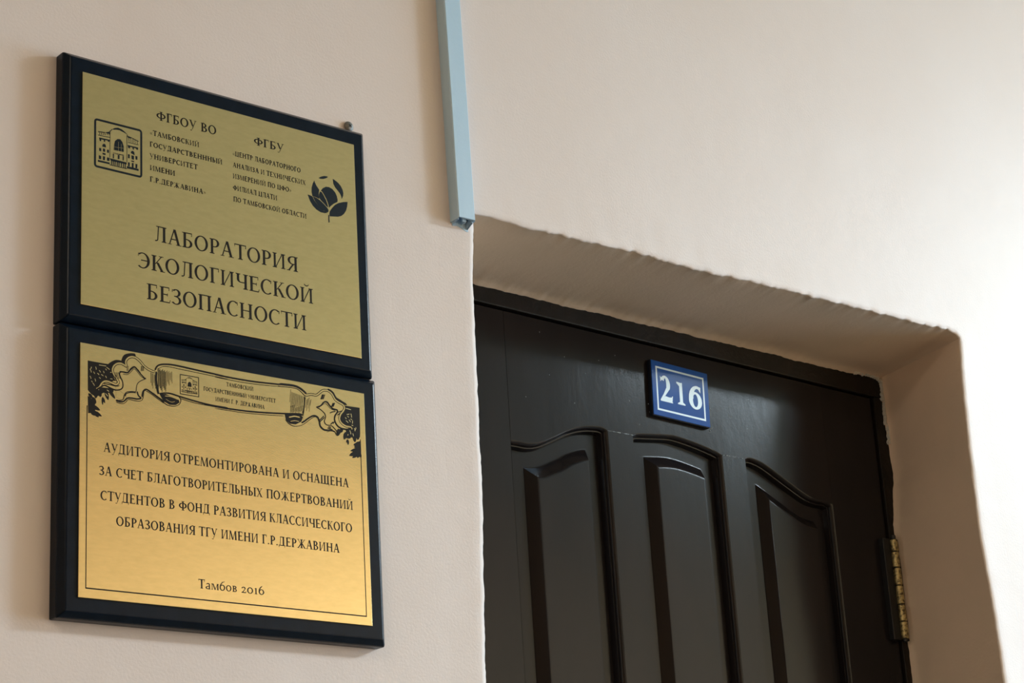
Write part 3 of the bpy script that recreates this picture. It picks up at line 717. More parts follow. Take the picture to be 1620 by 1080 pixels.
RIBBON_STROKES = [(4.0, [(31.2, -19.3), (31.8, -18.7), (32.8, -17.8), (33.9, -16.8), (35.0, -16.0), (36.1, -15.2), (37.2, -14.6), (38.4, -14.0), (39.6, -13.6), (41.1, -13.4), (42.6, -13.4), (44.1, -13.5), (45.1, -13.6)]), (5.0, [(47.4, -14.1), (47.3, -13.7), (47.2, -13.2), (47.2, -12.4), (47.4, -11.6), (47.7, -10.5), (48.2, -9.2), (48.8, -7.9), (49.7, -6.8), (51.0, -6.0), (52.7, -5.4), (54.4, -4.9), (56.0, -4.5), (57.3, -4.3), (58.7, -4.2), (59.8, -4.2), (60.7, -4.1)]), (2.9, [(17.5, -44.6), (18.1, -44.3), (18.8, -44.0), (19.7, -43.5), (20.6, -42.7), (21.5, -41.5), (22.4, -39.9), (23.3, -38.3), (24.4, -37.1), (25.4, -36.3), (26.5, -35.7), (27.7, -35.4), (28.9, -35.2), (30.2, -35.2), (31.6, -35.4), (33.0, -35.8), (34.3, -36.1), (35.6, -36.4), (36.8, -36.7), (37.9, -37.0), (38.9, -36.9), (39.8, -36.6), (40.7, -36.0), (41.3, -35.3), (41.6, -34.6), (41.5, -33.8), (41.0, -32.8), (40.4, -31.9), (39.7, -30.9), (39.0, -30.0), (38.1, -29.0), (37.3, -28.1), (36.6, -27.1), (36.0, -26.1), (35.5, -25.1), (35.2, -24.1), (35.0, -23.0), (35.1, -22.0), (35.3, -20.9), (35.7, -19.9), (36.2, -18.9), (36.8, -18.0), (37.7, -17.1), (38.6, -16.3), (39.6, -15.6), (40.7, -15.1), (41.9, -14.7), (43.1, -14.5), (44.3, -14.4), (45.4, -14.6), (46.6, -15.0), (47.7, -15.4), (48.6, -15.8), (49.2, -16.1), (49.8, -16.4), (50.1, -16.6), (50.3, -16.3), (50.3, -15.6), (49.9, -14.4), (49.6, -13.1), (49.6, -12.0), (49.8, -10.9), (50.3, -9.9), (50.9, -9.0), (51.7, -8.1), (52.6, -7.3), (53.6, -6.6), (54.8, -6.1), (56.0, -5.7), (57.1, -5.5), (58.3, -5.5), (59.5, -5.6), (60.7, -5.9), (61.8, -6.4), (63.0, -7.0), (64.2, -7.8), (65.4, -8.6), (66.5, -9.6), (67.7, -10.8), (68.8, -11.9), (70.1, -13.0), (71.4, -13.8), (72.7, -14.6), (74.1, -15.3), (75.6, -15.8), (77.4, -16.4), (79.5, -16.8), (81.4, -17.1), (82.7, -17.3)]), (-1.5, [(17.5, -44.6), (18.1, -44.3), (18.8, -44.0), (19.7, -43.5), (20.6, -42.7), (21.5, -41.5), (22.4, -39.9), (23.3, -38.3), (24.4, -37.1), (25.4, -36.3), (26.5, -35.7), (27.7, -35.4), (28.9, -35.2), (30.2, -35.2), (31.6, -35.4), (33.0, -35.8), (34.3, -36.1), (35.6, -36.4), (36.8, -36.7), (37.9, -37.0), (38.9, -36.9), (39.8, -36.6), (40.7, -36.0), (41.3, -35.3), (41.6, -34.6), (41.5, -33.8), (41.0, -32.8), (40.4, -31.9), (39.7, -30.9), (39.0, -30.0), (38.1, -29.0), (37.3, -28.1), (36.6, -27.1), (36.0, -26.1), (35.5, -25.1), (35.2, -24.1), (35.0, -23.0), (35.1, -22.0), (35.3, -20.9), (35.7, -19.9), (36.2, -18.9), (36.8, -18.0), (37.7, -17.1), (38.6, -16.3), (39.6, -15.6), (40.7, -15.1), (41.9, -14.7), (43.1, -14.5), (44.3, -14.4), (45.4, -14.6), (46.6, -15.0), (47.7, -15.4), (48.6, -15.8), (49.2, -16.1), (49.8, -16.4), (50.1, -16.6), (50.3, -16.3), (50.3, -15.6), (49.9, -14.4), (49.6, -13.1), (49.6, -12.0), (49.8, -10.9), (50.3, -9.9), (50.9, -9.0), (51.7, -8.1), (52.6, -7.3), (53.6, -6.6), (54.8, -6.1), (56.0, -5.7), (57.1, -5.5), (58.3, -5.5), (59.5, -5.6), (60.7, -5.9), (61.8, -6.4), (63.0, -7.0), (64.2, -7.8), (65.4, -8.6), (66.5, -9.6), (67.7, -10.8), (68.8, -11.9), (70.1, -13.0), (71.4, -13.8), (72.7, -14.6), (74.1, -15.3), (75.6, -15.8), (77.4, -16.4), (79.5, -16.8), (81.4, -17.1), (82.7, -17.3)]), (2.9, [(227.7, -8.1), (230.4, -7.8), (234.2, -7.5), (238.3, -7.1), (241.8, -6.9), (244.6, -6.8), (247.1, -6.8), (249.3, -6.9), (251.3, -7.2), (253.0, -7.7), (254.4, -8.4), (255.7, -9.1), (256.9, -9.9), (258.1, -10.8), (259.2, -11.9), (260.3, -12.8), (261.6, -13.3), (263.1, -13.2), (264.8, -12.7), (266.6, -12.1), (268.3, -11.6), (270.0, -11.6), (271.8, -11.6), (273.5, -11.7), (275.0, -11.4), (276.3, -10.8), (277.4, -9.9), (278.4, -9.0), (279.5, -8.1), (280.5, -7.2), (281.6, -6.3), (282.7, -5.5), (283.9, -4.9), (285.3, -4.4), (286.8, -4.1), (288.3, -4.0), (289.8, -4.1), (291.1, -4.5), (292.5, -5.1), (293.8, -6.0), (295.0, -6.9), (296.0, -8.2), (296.9, -9.7), (297.8, -11.2), (298.7, -12.4), (299.7, -13.2), (300.7, -13.8), (301.8, -14.2), (303.0, -14.7), (304.4, -15.2), (306.0, -15.7), (307.5, -16.2), (308.8, -16.8), (309.6, -17.5), (310.2, -18.3), (310.6, -19.2), (310.8, -20.1), (310.6, -20.9), (310.2, -21.8), (309.6, -22.7), (309.0, -23.7), (308.2, -24.7), (307.2, -25.8), (306.2, -26.9), (305.4, -28.0), (304.8, -29.2), (304.2, -30.5), (303.9, -31.7), (303.7, -32.9), (303.9, -33.9), (304.2, -34.9), (304.8, -35.9), (305.5, -36.8), (306.6, -37.7), (307.8, -38.5), (309.3, -39.2), (310.8, -39.8), (312.5, -40.1), (314.4, -40.1), (316.2, -40.1), (317.6, -40.3), (318.5, -40.7), (319.1, -41.3), (319.4, -41.9), (319.7, -42.3)]), (-1.5, [(227.7, -8.1), (230.4, -7.8), (234.2, -7.5), (238.3, -7.1), (241.8, -6.9), (244.6, -6.8), (247.1, -6.8), (249.3, -6.9), (251.3, -7.2), (253.0, -7.7), (254.4, -8.4), (255.7, -9.1), (256.9, -9.9), (258.1, -10.8), (259.2, -11.9), (260.3, -12.8), (261.6, -13.3), (263.1, -13.2), (264.8, -12.7), (266.6, -12.1), (268.3, -11.6), (270.0, -11.6), (271.8, -11.6), (273.5, -11.7), (275.0, -11.4), (276.3, -10.8), (277.4, -9.9), (278.4, -9.0), (279.5, -8.1), (280.5, -7.2), (281.6, -6.3), (282.7, -5.5), (283.9, -4.9), (285.3, -4.4), (286.8, -4.1), (288.3, -4.0), (289.8, -4.1), (291.1, -4.5), (292.5, -5.1), (293.8, -6.0), (295.0, -6.9), (296.0, -8.2), (296.9, -9.7), (297.8, -11.2), (298.7, -12.4), (299.7, -13.2), (300.7, -13.8), (301.8, -14.2), (303.0, -14.7), (304.4, -15.2), (306.0, -15.7), (307.5, -16.2), (308.8, -16.8), (309.6, -17.5), (310.2, -18.3), (310.6, -19.2), (310.8, -20.1), (310.6, -20.9), (310.2, -21.8), (309.6, -22.7), (309.0, -23.7), (308.2, -24.7), (307.2, -25.8), (306.2, -26.9), (305.4, -28.0), (304.8, -29.2), (304.2, -30.5), (303.9, -31.7), (303.7, -32.9), (303.9, -33.9), (304.2, -34.9), (304.8, -35.9), (305.5, -36.8), (306.6, -37.7), (307.8, -38.5), (309.3, -39.2), (310.8, -39.8), (312.5, -40.1), (314.4, -40.1), (316.2, -40.1), (317.6, -40.3), (318.5, -40.7), (319.1, -41.3), (319.4, -41.9), (319.7, -42.3)]), (2.2, [(228.7, -6.5), (231.1, -6.2), (234.7, -5.9), (238.5, -5.6), (241.9, -5.4), (244.6, -5.3), (247.0, -5.3), (249.3, -5.5), (251.3, -5.8), (253.2, -6.3), (254.9, -7.0), (256.5, -7.7), (257.9, -8.5), (259.3, -9.4), (260.6, -10.4), (261.8, -11.3), (262.6, -11.9)]), (2.2, [(289.8, -2.5), (290.9, -2.9), (292.5, -3.4), (294.3, -4.1), (295.7, -5.0), (296.9, -6.2), (297.8, -7.7), (298.8, -9.2), (299.7, -10.4), (300.7, -11.1), (301.5, -11.5), (302.6, -11.9), (304.0, -12.4), (306.3, -13.4), (309.1, -14.5), (311.8, -15.5), (313.7, -16.3)]), (1.3, [(17.9, -45.3), (18.7, -44.7), (19.7, -43.9), (20.9, -43.1), (22.1, -42.3), (23.2, -41.6), (24.3, -40.8), (25.4, -40.1), (26.7, -39.8), (28.1, -39.9), (29.6, -40.4), (31.2, -41.0), (32.8, -41.5), (34.4, -41.9), (35.9, -42.3), (37.5, -42.6), (38.9, -42.7), (40.4, -42.5), (41.9, -42.1), (43.2, -41.6), (44.3, -41.0), (45.2, -40.3), (45.8, -39.6), (46.2, -38.7), (46.5, -37.8), (46.6, -36.6), (46.5, -35.3), (46.3, -34.0), (46.0, -32.8), (45.6, -31.7), (45.0, -30.7), (44.4, -29.8), (43.9, -28.8), (43.5, -27.8), (43.1, -26.8), (42.8, -25.8), (42.8, -25.0), (43.0, -24.3), (43.5, -23.8), (44.1, -23.3), (45.1, -23.0), (46.4, -22.9), (48.1, -23.1), (49.8, -23.2), (51.3, -22.9), (52.4, -22.2), (53.4, -21.2), (54.3, -20.0), (55.2, -19.0), (56.2, -18.1), (57.2, -17.1), (58.1, -16.3), (59.1, -15.9), (60.0, -16.1), (60.9, -16.6), (61.7, -17.4), (62.6, -18.2), (63.5, -19.0), (64.3, -19.9), (65.2, -20.9), (66.1, -21.8), (67.1, -22.6), (68.2, -23.5), (69.2, -24.3), (70.1, -25.0), (70.8, -25.4), (71.4, -25.6), (71.9, -25.8), (72.3, -25.9)]), (0.9, [(25.1, -37.9), (26.5, -37.9), (28.6, -38.0), (30.8, -38.1), (32.8, -38.1), (34.5, -38.3), (36.1, -38.4), (37.6, -38.6), (38.9, -38.6), (40.2, -38.4), (41.2, -38.1), (42.1, -37.8), (42.8, -37.6)]), (1.4, [(42.8, -23.2), (43.6, -23.1), (44.8, -23.0), (46.1, -22.9), (47.4, -22.8), (48.6, -22.8), (49.8, -22.9), (51.0, -22.9), (52.1, -22.6), (52.9, -21.8), (53.7, -20.6), (54.4, -19.4), (55.2, -18.3), (56.1, -17.4), (57.1, -16.5), (58.1, -15.8), (59.1, -15.5), (60.0, -15.7), (60.9, -16.2), (61.7, -17.0), (62.6, -17.8), (63.6, -18.7), (64.6, -19.8), (65.5, -20.8), (66.1, -21.5)]), (0.6, [(46.6, -25.1), (47.5, -25.1), (48.7, -25.1), (50.1, -25.0), (51.3, -24.7), (52.3, -24.2), (53.3, -23.4), (54.2, -22.5), (55.2, -21.6), (56.1, -20.5), (57.0, -19.3), (57.8, -18.3), (58.7, -17.7), (59.5, -17.7), (60.2, -18.0), (61.0, -18.7), (61.8, -19.4), (62.8, -20.4), (63.9, -21.5), (65.0, -22.8), (66.1, -23.8), (67.4, -24.6), (68.8, -25.3), (70.0, -25.9), (70.8, -26.3)]), (0.8, [(72.0, -25.8), (71.0, -26.3), (69.5, -27.1), (67.9, -28.0), (66.5, -28.8), (65.4, -29.6), (64.5, -30.3), (63.7, -31.1), (63.0, -31.9), (62.5, -32.9), (62.1, -33.9), (61.8, -35.0), (61.6, -36.1), (61.4, -37.3), (61.4, -38.6), (61.3, -39.8), (60.8, -40.7), (59.9, -41.2), (58.7, -41.3), (57.3, -41.3), (56.0, -41.5), (54.6, -41.7), (53.2, -42.0), (51.8, -42.4), (50.7, -42.9), (49.8, -43.6), (49.2, -44.4), (48.7, -45.3), (48.2, -46.3), (47.9, -47.4), (47.7, -48.5), (47.5, -49.7), (47.1, -50.6), (46.4, -51.3), (45.5, -51.8), (44.6, -52.2), (43.6, -52.4), (42.4, -52.6), (41.1, -52.6), (39.8, -52.6), (39.0, -52.6)]), (1.0, [(49.1, -47.4), (49.3, -46.8), (49.5, -46.0), (49.9, -45.1), (50.5, -44.3), (51.4, -43.8), (52.6, -43.3), (53.8, -42.9), (55.2, -42.5), (56.8, -42.3), (58.6, -42.1), (60.3, -42.0), (61.4, -41.9)]), (1.5, [(39.0, -53.4), (40.2, -53.5), (41.9, -53.6), (43.7, -53.7), (45.1, -53.6), (46.1, -53.4), (46.9, -53.1), (47.5, -52.7), (48.2, -52.2), (49.0, -51.5), (49.7, -50.6), (50.4, -49.8), (51.3, -49.1), (52.3, -48.7), (53.4, -48.4), (54.7, -48.3), (56.0, -48.2), (57.5, -48.1), (59.1, -48.2), (60.7, -48.2), (62.2, -48.2), (63.6, -47.9), (64.9, -47.6), (66.0, -47.2), (66.5, -46.8), (66.3, -46.3), (65.5, -45.8), (64.5, -45.2), (63.8, -44.5), (63.2, -43.5), (62.8, -42.3), (62.5, -41.1), (62.2, -40.4)]), (0.6, [(39.0, -54.9), (40.3, -55.0), (42.2, -55.3), (44.2, -55.5), (45.9, -55.4), (47.1, -55.2), (48.1, -54.7), (48.9, -54.1), (49.8, -53.4), (50.5, -52.6), (51.0, -51.6), (51.7, -50.7), (52.9, -50.1), (54.8, -49.9), (57.4, -50.1), (60.0, -50.3), (62.2, -50.3), (63.9, -50.1), (65.4, -49.8), (66.6, -49.3), (67.7, -48.5), (68.4, -47.5), (68.8, -46.2), (69.1, -44.9), (69.4, -43.6), (69.6, -42.4), (69.7, -41.1), (69.8, -40.0), (70.0, -39.1), (70.6, -38.6), (71.2, -38.2), (71.9, -38.1), (72.4, -37.9)]), (1.6, [(67.7, -45.3), (67.8, -44.6), (67.9, -43.6), (68.1, -42.6), (68.3, -41.6), (68.5, -40.7), (68.8, -39.9), (69.2, -39.1), (69.6, -38.5), (70.2, -37.9), (70.8, -37.3), (71.5, -36.9), (72.4, -36.7), (73.5, -36.9), (74.7, -37.3), (76.2, -38.0), (77.9, -38.8), (80.1, -39.9), (82.6, -41.2), (85.2, -42.6), (87.4, -43.7), (89.1, -44.6), (90.7, -45.4), (92.0, -45.9), (92.9, -46.4)]), (0.5, [(72.4, -38.4), (73.3, -38.7), (74.5, -39.1), (76.1, -39.7), (77.9, -40.5), (80.1, -41.6), (82.6, -43.0), (85.2, -44.4), (87.3, -45.5), (89.1, -46.4), (90.5, -47.1), (91.7, -47.6), (92.5, -48.0)]), (0.5, [(51.3, -16.0), (51.1, -18.6), (51.0, -21.2)]), (0.5, [(52.4, -15.8), (52.3, -18.4), (52.1, -21.0)]), (0.5, [(66.9, -13.5), (66.8, -16.0), (66.6, -18.6)]), (0.5, [(67.9, -13.3), (67.7, -15.9), (67.5, -18.5)]), (0.5, [(68.8, -13.2), (68.7, -15.7), (68.5, -18.3)]), (0.5, [(69.8, -13.0), (69.6, -15.6), (69.4, -18.2)]), (0.6, [(37.0, -24.9), (37.9, -28.0), (38.9, -31.0)]), (0.6, [(38.5, -24.6), (39.5, -27.7), (40.5, -30.8)]), (0.6, [(40.0, -24.4), (41.0, -27.5), (42.0, -30.6)]), (0.6, [(41.6, -24.1), (42.6, -27.2), (43.5, -30.3)]), (0.4, [(77.6, -18.3), (77.7, -23.8), (77.8, -29.2)]), (0.4, [(78.7, -18.7), (78.9, -25.3), (79.0, -31.9)]), (0.4, [(79.8, -19.1), (79.9, -26.9), (80.0, -34.7)]), (0.4, [(81.0, -19.5), (81.1, -24.1), (81.2, -28.7)]), (0.4, [(82.1, -19.9), (82.2, -25.7), (82.3, -31.4)]), (0.4, [(83.1, -20.3), (83.2, -27.3), (83.4, -34.2)]), (1.6, [(82.5, -15.2), (82.9, -14.2), (83.5, -12.8), (84.3, -11.4), (85.4, -10.2), (86.7, -9.3), (88.2, -8.6), (90.1, -7.9), (92.3, -7.4), (94.8, -7.0), (97.7, -6.6), (101.0, -6.4), (105.1, -6.3), (109.8, -6.4), (115.2, -6.6), (121.3, -6.9), (128.5, -7.2), (137.8, -7.6), (148.9, -8.0), (159.3, -8.5), (166.6, -8.8)]), (1.6, [(151.6, -8.7), (158.9, -8.8), (169.4, -8.9), (180.8, -9.0), (190.6, -8.9), (198.2, -8.7), (204.7, -8.4), (210.8, -8.0), (217.2, -7.6), (224.3, -7.2), (231.7, -6.7), (238.6, -6.2), (244.2, -6.0), (247.8, -6.0), (250.1, -6.3), (251.8, -6.7), (253.6, -7.2), (255.9, -8.2), (258.3, -9.4), (260.3, -10.6), (261.7, -11.4)]), (0.5, [(85.4, -14.7), (85.9, -14.1), (86.7, -13.1), (87.6, -12.1), (88.8, -11.3), (90.0, -10.6), (91.2, -9.9), (93.0, -9.4), (95.8, -9.1), (99.3, -9.0), (103.6, -9.1), (109.1, -9.4), (116.7, -9.6), (128.2, -9.9), (142.8, -10.3), (156.8, -10.7), (166.5, -11.0)]), (0.5, [(151.6, -11.3), (158.5, -11.4), (168.5, -11.6), (179.8, -11.7), (190.6, -11.6), (201.4, -11.1), (213.0, -10.4), (223.3, -9.6), (230.6, -9.1)]), (2.2, [(84.0, -16.5), (83.9, -18.1), (83.7, -20.3), (83.6, -22.8), (83.6, -25.0), (83.8, -26.9), (84.0, -28.7), (84.4, -30.5), (84.7, -32.2), (85.1, -34.2), (85.5, -36.3), (85.9, -38.1), (86.2, -39.4)]), (0.4, [(85.9, -12.5), (86.2, -37.3)]), (0.4, [(87.0, -14.0), (87.2, -31.5)]), (0.4, [(88.0, -13.1), (88.3, -33.2)]), (0.4, [(89.0, -14.7), (89.3, -34.8)]), (0.4, [(90.1, -13.7), (90.3, -36.4)]), (0.4, [(91.1, -12.8), (91.4, -30.7)]), (0.4, [(92.2, -14.4), (92.4, -32.3)]), (0.4, [(93.2, -13.4), (93.4, -33.9)]), (0.4, [(94.2, -15.0), (94.5, -35.6)]), (0.26, [(95.3, -14.1), (95.5, -29.8)]), (0.26, [(96.3, -13.2), (96.6, -25.1)]), (0.26, [(97.3, -14.7), (97.6, -26.7)]), (0.26, [(98.4, -13.8), (98.6, -28.4)]), (0.26, [(99.4, -15.3), (99.7, -22.6)]), (0.26, [(100.5, -14.4), (100.8, -24.2)]), (0.26, [(101.5, -13.5), (101.8, -25.9)]), (1.4, [(87.0, -38.7), (88.9, -38.3), (91.7, -37.6), (94.9, -37.0), (97.9, -36.7), (100.6, -36.8), (103.2, -37.1), (106.1, -37.6), (109.5, -38.1), (113.6, -38.6), (118.3, -39.2), (123.3, -39.8), (128.1, -40.3), (132.8, -40.8), (137.5, -41.2), (142.2, -41.5), (146.9, -41.7), (152.1, -41.8), (157.6, -41.8), (162.6, -41.7), (166.0, -41.6)]), (0.5, [(110.6, -40.0), (113.3, -40.5), (117.0, -41.1), (121.9, -41.7), (128.1, -42.3), (136.9, -42.6), (148.0, -42.8), (158.6, -43.0), (166.0, -43.2)]), (-0.9, [(93.3, -40.4), (94.5, -40.3), (96.2, -40.1), (98.2, -39.9), (100.2, -40.0), (102.3, -40.3), (104.7, -40.8), (106.8, -41.4), (108.3, -41.8)]), (0.6, [(109.5, -38.4), (110.0, -39.0), (110.7, -39.8), (111.4, -40.7), (111.7, -41.8), (111.6, -43.0), (111.1, -44.4), (110.3, -45.7), (109.4, -46.9), (108.2, -47.7), (106.8, -48.5), (105.3, -49.0), (103.6, -49.3), (101.7, -49.6), (99.7, -49.6), (97.6, -49.5), (95.5, -49.0), (93.5, -48.0), (91.3, -46.6), (89.3, -45.2), (87.5, -43.9), (85.9, -42.8), (84.5, -41.9), (83.3, -41.1), (82.4, -40.5)]), (-0.4, [(94.4, -43.4), (95.5, -43.9), (97.0, -44.6), (98.7, -45.3), (100.1, -45.6), (101.5, -45.6), (102.8, -45.2), (104.0, -44.7), (104.8, -44.4)]), (1.5, [(151.1, -42.6), (158.0, -42.5), (168.0, -42.4), (179.3, -42.1), (190.0, -41.7), (200.3, -41.0), (210.9, -40.1), (221.0, -39.1), (229.8, -38.1), (236.9, -37.3), (242.8, -36.5), (247.6, -35.7), (251.4, -35.3), (254.1, -35.2), (255.5, -35.4), (256.3, -35.7), (256.8, -35.9)]), (0.5, [(151.1, -44.4), (157.9, -44.4), (167.7, -44.3), (178.9, -44.2), (189.9, -43.8), (201.5, -43.1), (214.2, -42.0), (225.7, -41.0), (233.7, -40.3)]), (-1.2, [(239.8, -40.8), (241.2, -40.4), (243.1, -39.8), (245.3, -39.1), (247.3, -38.7), (249.0, -38.7), (250.8, -38.8), (252.3, -38.9), (253.4, -39.0)]), (-0.7, [(241.7, -45.0), (242.7, -44.7), (244.1, -44.2), (245.6, -43.8), (247.1, -43.5), (248.6, -43.4), (250.2, -43.5), (251.6, -43.6), (252.5, -43.6)]), (0.6, [(235.7, -43.7), (236.4, -44.5), (237.5, -45.7), (238.8, -46.9), (240.3, -47.8), (241.7, -48.5), (243.3, -49.0), (245.0, -49.4), (246.9, -49.4), (249.1, -49.1), (251.5, -48.6), (254.0, -47.7), (256.5, -46.6), (259.0, -45.0), (261.6, -43.0), (264.1, -41.0), (266.3, -39.3), (268.2, -37.9), (269.8, -36.8), (271.2, -35.9), (272.6, -35.4), (273.9, -35.3), (275.0, -35.7), (276.0, -36.2), (276.7, -36.6)]), (1.0, [(260.1, -15.0), (260.1, -16.5), (260.1, -18.7), (260.0, -21.3), (259.8, -24.0), (259.2, -27.3), (258.5, -31.1), (257.7, -34.5), (257.2, -37.0)]), (1.7, [(255.8, -44.4), (256.4, -44.0), (257.2, -43.5), (258.2, -42.9), (259.2, -42.1), (260.4, -41.2), (261.7, -40.1), (263.2, -39.0), (264.6, -38.0), (266.0, -37.0), (267.5, -36.1), (269.0, -35.2), (270.4, -34.7), (271.8, -34.4), (273.1, -34.4), (274.3, -34.7), (275.4, -35.1), (276.2, -35.8), (276.9, -36.8), (277.4, -38.0), (277.9, -39.1), (278.2, -40.4), (278.3, -41.8), (278.5, -43.2), (278.9, -44.4), (279.6, -45.4), (280.5, -46.3), (281.6, -47.0), (282.6, -47.6), (283.6, -47.9), (284.7, -48.1), (285.9, -48.1), (287.2, -48.0), (289.0, -47.7), (291.0, -47.1), (292.9, -46.6), (294.2, -46.2)]), (0.5, [(287.1, -49.8), (288.2, -49.5), (289.8, -48.9), (291.5, -48.3), (293.0, -48.0), (294.2, -48.0), (295.3, -48.1), (296.2, -48.3), (296.8, -48.5)]), (0.26, [(243.2, -10.0), (241.6, -24.3)]), (0.26, [(244.1, -12.6), (242.5, -29.4)]), (0.35, [(242.9, -28.0), (242.1, -35.5)]), (0.26, [(245.2, -12.8), (243.4, -34.6)]), (0.26, [(246.2, -13.0), (244.6, -28.9)]), (0.35, [(245.0, -27.1), (244.2, -36.3)]), (0.26, [(247.2, -13.2), (245.5, -34.1)]), (0.26, [(248.3, -13.3), (246.7, -28.5)]), (0.35, [(247.1, -26.3), (246.3, -34.7)]), (0.26, [(249.3, -13.5), (247.6, -33.6)]), (0.26, [(250.3, -13.7), (248.8, -28.0)]), (0.35, [(249.1, -28.8), (248.4, -35.5)]), (0.26, [(251.4, -13.8), (249.7, -33.1)]), (0.26, [(252.4, -14.0), (250.9, -27.5)]), (0.35, [(251.2, -28.0), (250.5, -33.9)]), (0.26, [(253.5, -14.2), (251.8, -32.7)]), (0.26, [(254.5, -14.4), (253.0, -27.0)]), (0.35, [(253.3, -27.2), (252.5, -34.8)]), (0.26, [(255.5, -14.5), (253.8, -32.2)]), (0.26, [(256.6, -14.7), (255.1, -26.5)]), (0.35, [(255.4, -26.4), (254.7, -33.1)]), (0.26, [(257.6, -14.9), (255.9, -31.7)]), (0.26, [(258.7, -15.0), (257.2, -26.1)]), (0.35, [(257.6, -25.6), (256.7, -34.0)]), (0.26, [(261.5, -15.9), (259.9, -24.0)]), (0.26, [(262.5, -18.3), (260.9, -27.4)]), (0.26, [(263.7, -17.3), (262.0, -30.8)]), (0.26, [(264.9, -16.4), (263.3, -24.2)]), (0.26, [(266.1, -15.5), (264.3, -27.6)]), (0.26, [(267.1, -17.9), (265.4, -31.0)]), (0.26, [(268.3, -17.0), (266.7, -24.4)]), (1.5, [(274.6, -24.7), (275.7, -24.3), (277.2, -23.7), (279.0, -23.0), (280.4, -22.1), (281.6, -21.1), (282.6, -19.8), (283.5, -18.6), (284.4, -17.8), (285.4, -17.2), (286.4, -16.9), (287.4, -16.8), (288.3, -17.0), (289.3, -17.6), (290.2, -18.6), (291.1, -19.7), (292.1, -20.6), (293.0, -21.4), (293.9, -22.1), (294.8, -22.7), (295.8, -23.2), (297.1, -23.4), (298.6, -23.5), (299.9, -23.6), (300.9, -23.8), (301.3, -24.3), (301.5, -24.8), (301.4, -25.5), (301.1, -26.3), (300.5, -27.3), (299.6, -28.5), (298.6, -29.7), (298.0, -31.0), (297.6, -32.2), (297.4, -33.4), (297.3, -34.6), (297.5, -35.9), (297.9, -37.1), (298.5, -38.4), (299.3, -39.6), (300.2, -40.6), (301.2, -41.5), (302.3, -42.2), (303.6, -42.7), (305.0, -43.1), (306.7, -43.4), (308.7, -43.5), (310.7, -43.5), (312.6, -43.3), (314.3, -42.9), (316.1, -42.2), (317.5, -41.6), (318.6, -41.2)]), (0.8, [(274.6, -24.7), (275.6, -25.0), (277.1, -25.5), (278.8, -26.1), (280.3, -26.7), (281.6, -27.5), (282.9, -28.4), (284.1, -29.3), (285.0, -30.2), (285.5, -31.2), (285.9, -32.2), (286.0, -33.2), (286.0, -34.2), (285.6, -35.3), (285.0, -36.5), (284.4, -37.6), (284.2, -38.6), (284.4, -39.6), (284.9, -40.6), (285.6, -41.4), (286.7, -42.0), (288.1, -42.3), (289.8, -42.2), (291.7, -42.1), (293.2, -42.3), (294.4, -42.8), (295.4, -43.5), (296.2, -44.3), (297.2, -45.1), (298.2, -45.9), (299.3, -46.9), (300.3, -47.8), (300.9, -48.7), (301.0, -49.7), (300.8, -50.7), (300.3, -51.5), (299.8, -51.8), (299.3, -51.2), (298.6, -50.1), (297.9, -48.9), (297.1, -48.0), (296.0, -47.6), (294.9, -47.4), (293.8, -47.3), (293.0, -47.2)]), (0.4, [(277.4, -25.1), (278.1, -24.4), (279.1, -23.5), (280.3, -22.5), (281.4, -21.6), (282.5, -20.8), (283.7, -20.1), (284.9, -19.4), (285.8, -19.1), (286.5, -18.9), (287.0, -19.0), (287.5, -19.2), (288.2, -19.7), (289.2, -20.5), (290.4, -21.6), (291.6, -22.7), (292.9, -23.6), (294.4, -24.1), (296.1, -24.5), (297.6, -24.7), (298.7, -24.8)]), (0.8, [(282.8, -9.6), (280.7, -15.0)]), (0.8, [(283.6, -9.5), (281.4, -14.9)]), (0.8, [(296.1, -16.8), (294.0, -21.3)]), (0.8, [(297.3, -16.7), (295.1, -21.2)]), (0.8, [(298.2, -16.5), (296.1, -21.0)]), (0.8, [(282.8, -9.6), (280.7, -15.0)]), (0.8, [(284.2, -9.4), (282.1, -14.8)]), (0.8, [(285.7, -9.2), (283.6, -14.6)]), (1.0, [(277.9, -38.7), (283.9, -32.9)]), (1.0, [(278.7, -39.9), (284.6, -34.4)]), (1.0, [(302.5, -25.9), (307.0, -24.0)]), (1.0, [(301.4, -29.4), (305.0, -26.4)]), (1.0, [(289.3, -43.7), (292.2, -44.1)]), (1.0, [(288.3, -45.5), (292.1, -45.4)]), (1.0, [(291.8, -28.4), (295.7, -26.5)]), (1.0, [(293.8, -27.2), (298.7, -25.7)]), (1.0, [(292.3, -40.8), (295.3, -37.9)]), (1.0, [(295.2, -39.5), (296.8, -37.6)])]
LEAF_BASES = [[(8.2, -17.4), (22.0, -17.5), (34.2, -17.4), (35.8, -23.6), (35.8, -28.7), (38.1, -32.6), (32.8, -35.6), (25.1, -37.5), (21.3, -42.4), (34.3, -41.8), (36.6, -43.6), (35.1, -46.7), (31.3, -46.6), (25.2, -47.5), (20.6, -51.1), (16.1, -52.5), (11.5, -50.4), (8.6, -47.3)], [(8.5, -53.0), (12.3, -55.2), (16.1, -59.6), (16.9, -63.7), (16.2, -68.8), (9.0, -70.6)], [(311.7, -17.4), (330.4, -16.9), (330.0, -44.6), (329.5, -49.7), (324.0, -52.1), (318.1, -51.3), (312.4, -47.1), (310.7, -43.1), (318.6, -41.2), (320.0, -42.2), (317.6, -40.3), (310.8, -39.8), (305.5, -36.8), (303.7, -32.9), (305.4, -28.0), (309.5, -23.2)], [(324.8, -55.4), (330.0, -53.8), (330.1, -71.3), (325.3, -68.6), (323.6, -62.2)]]
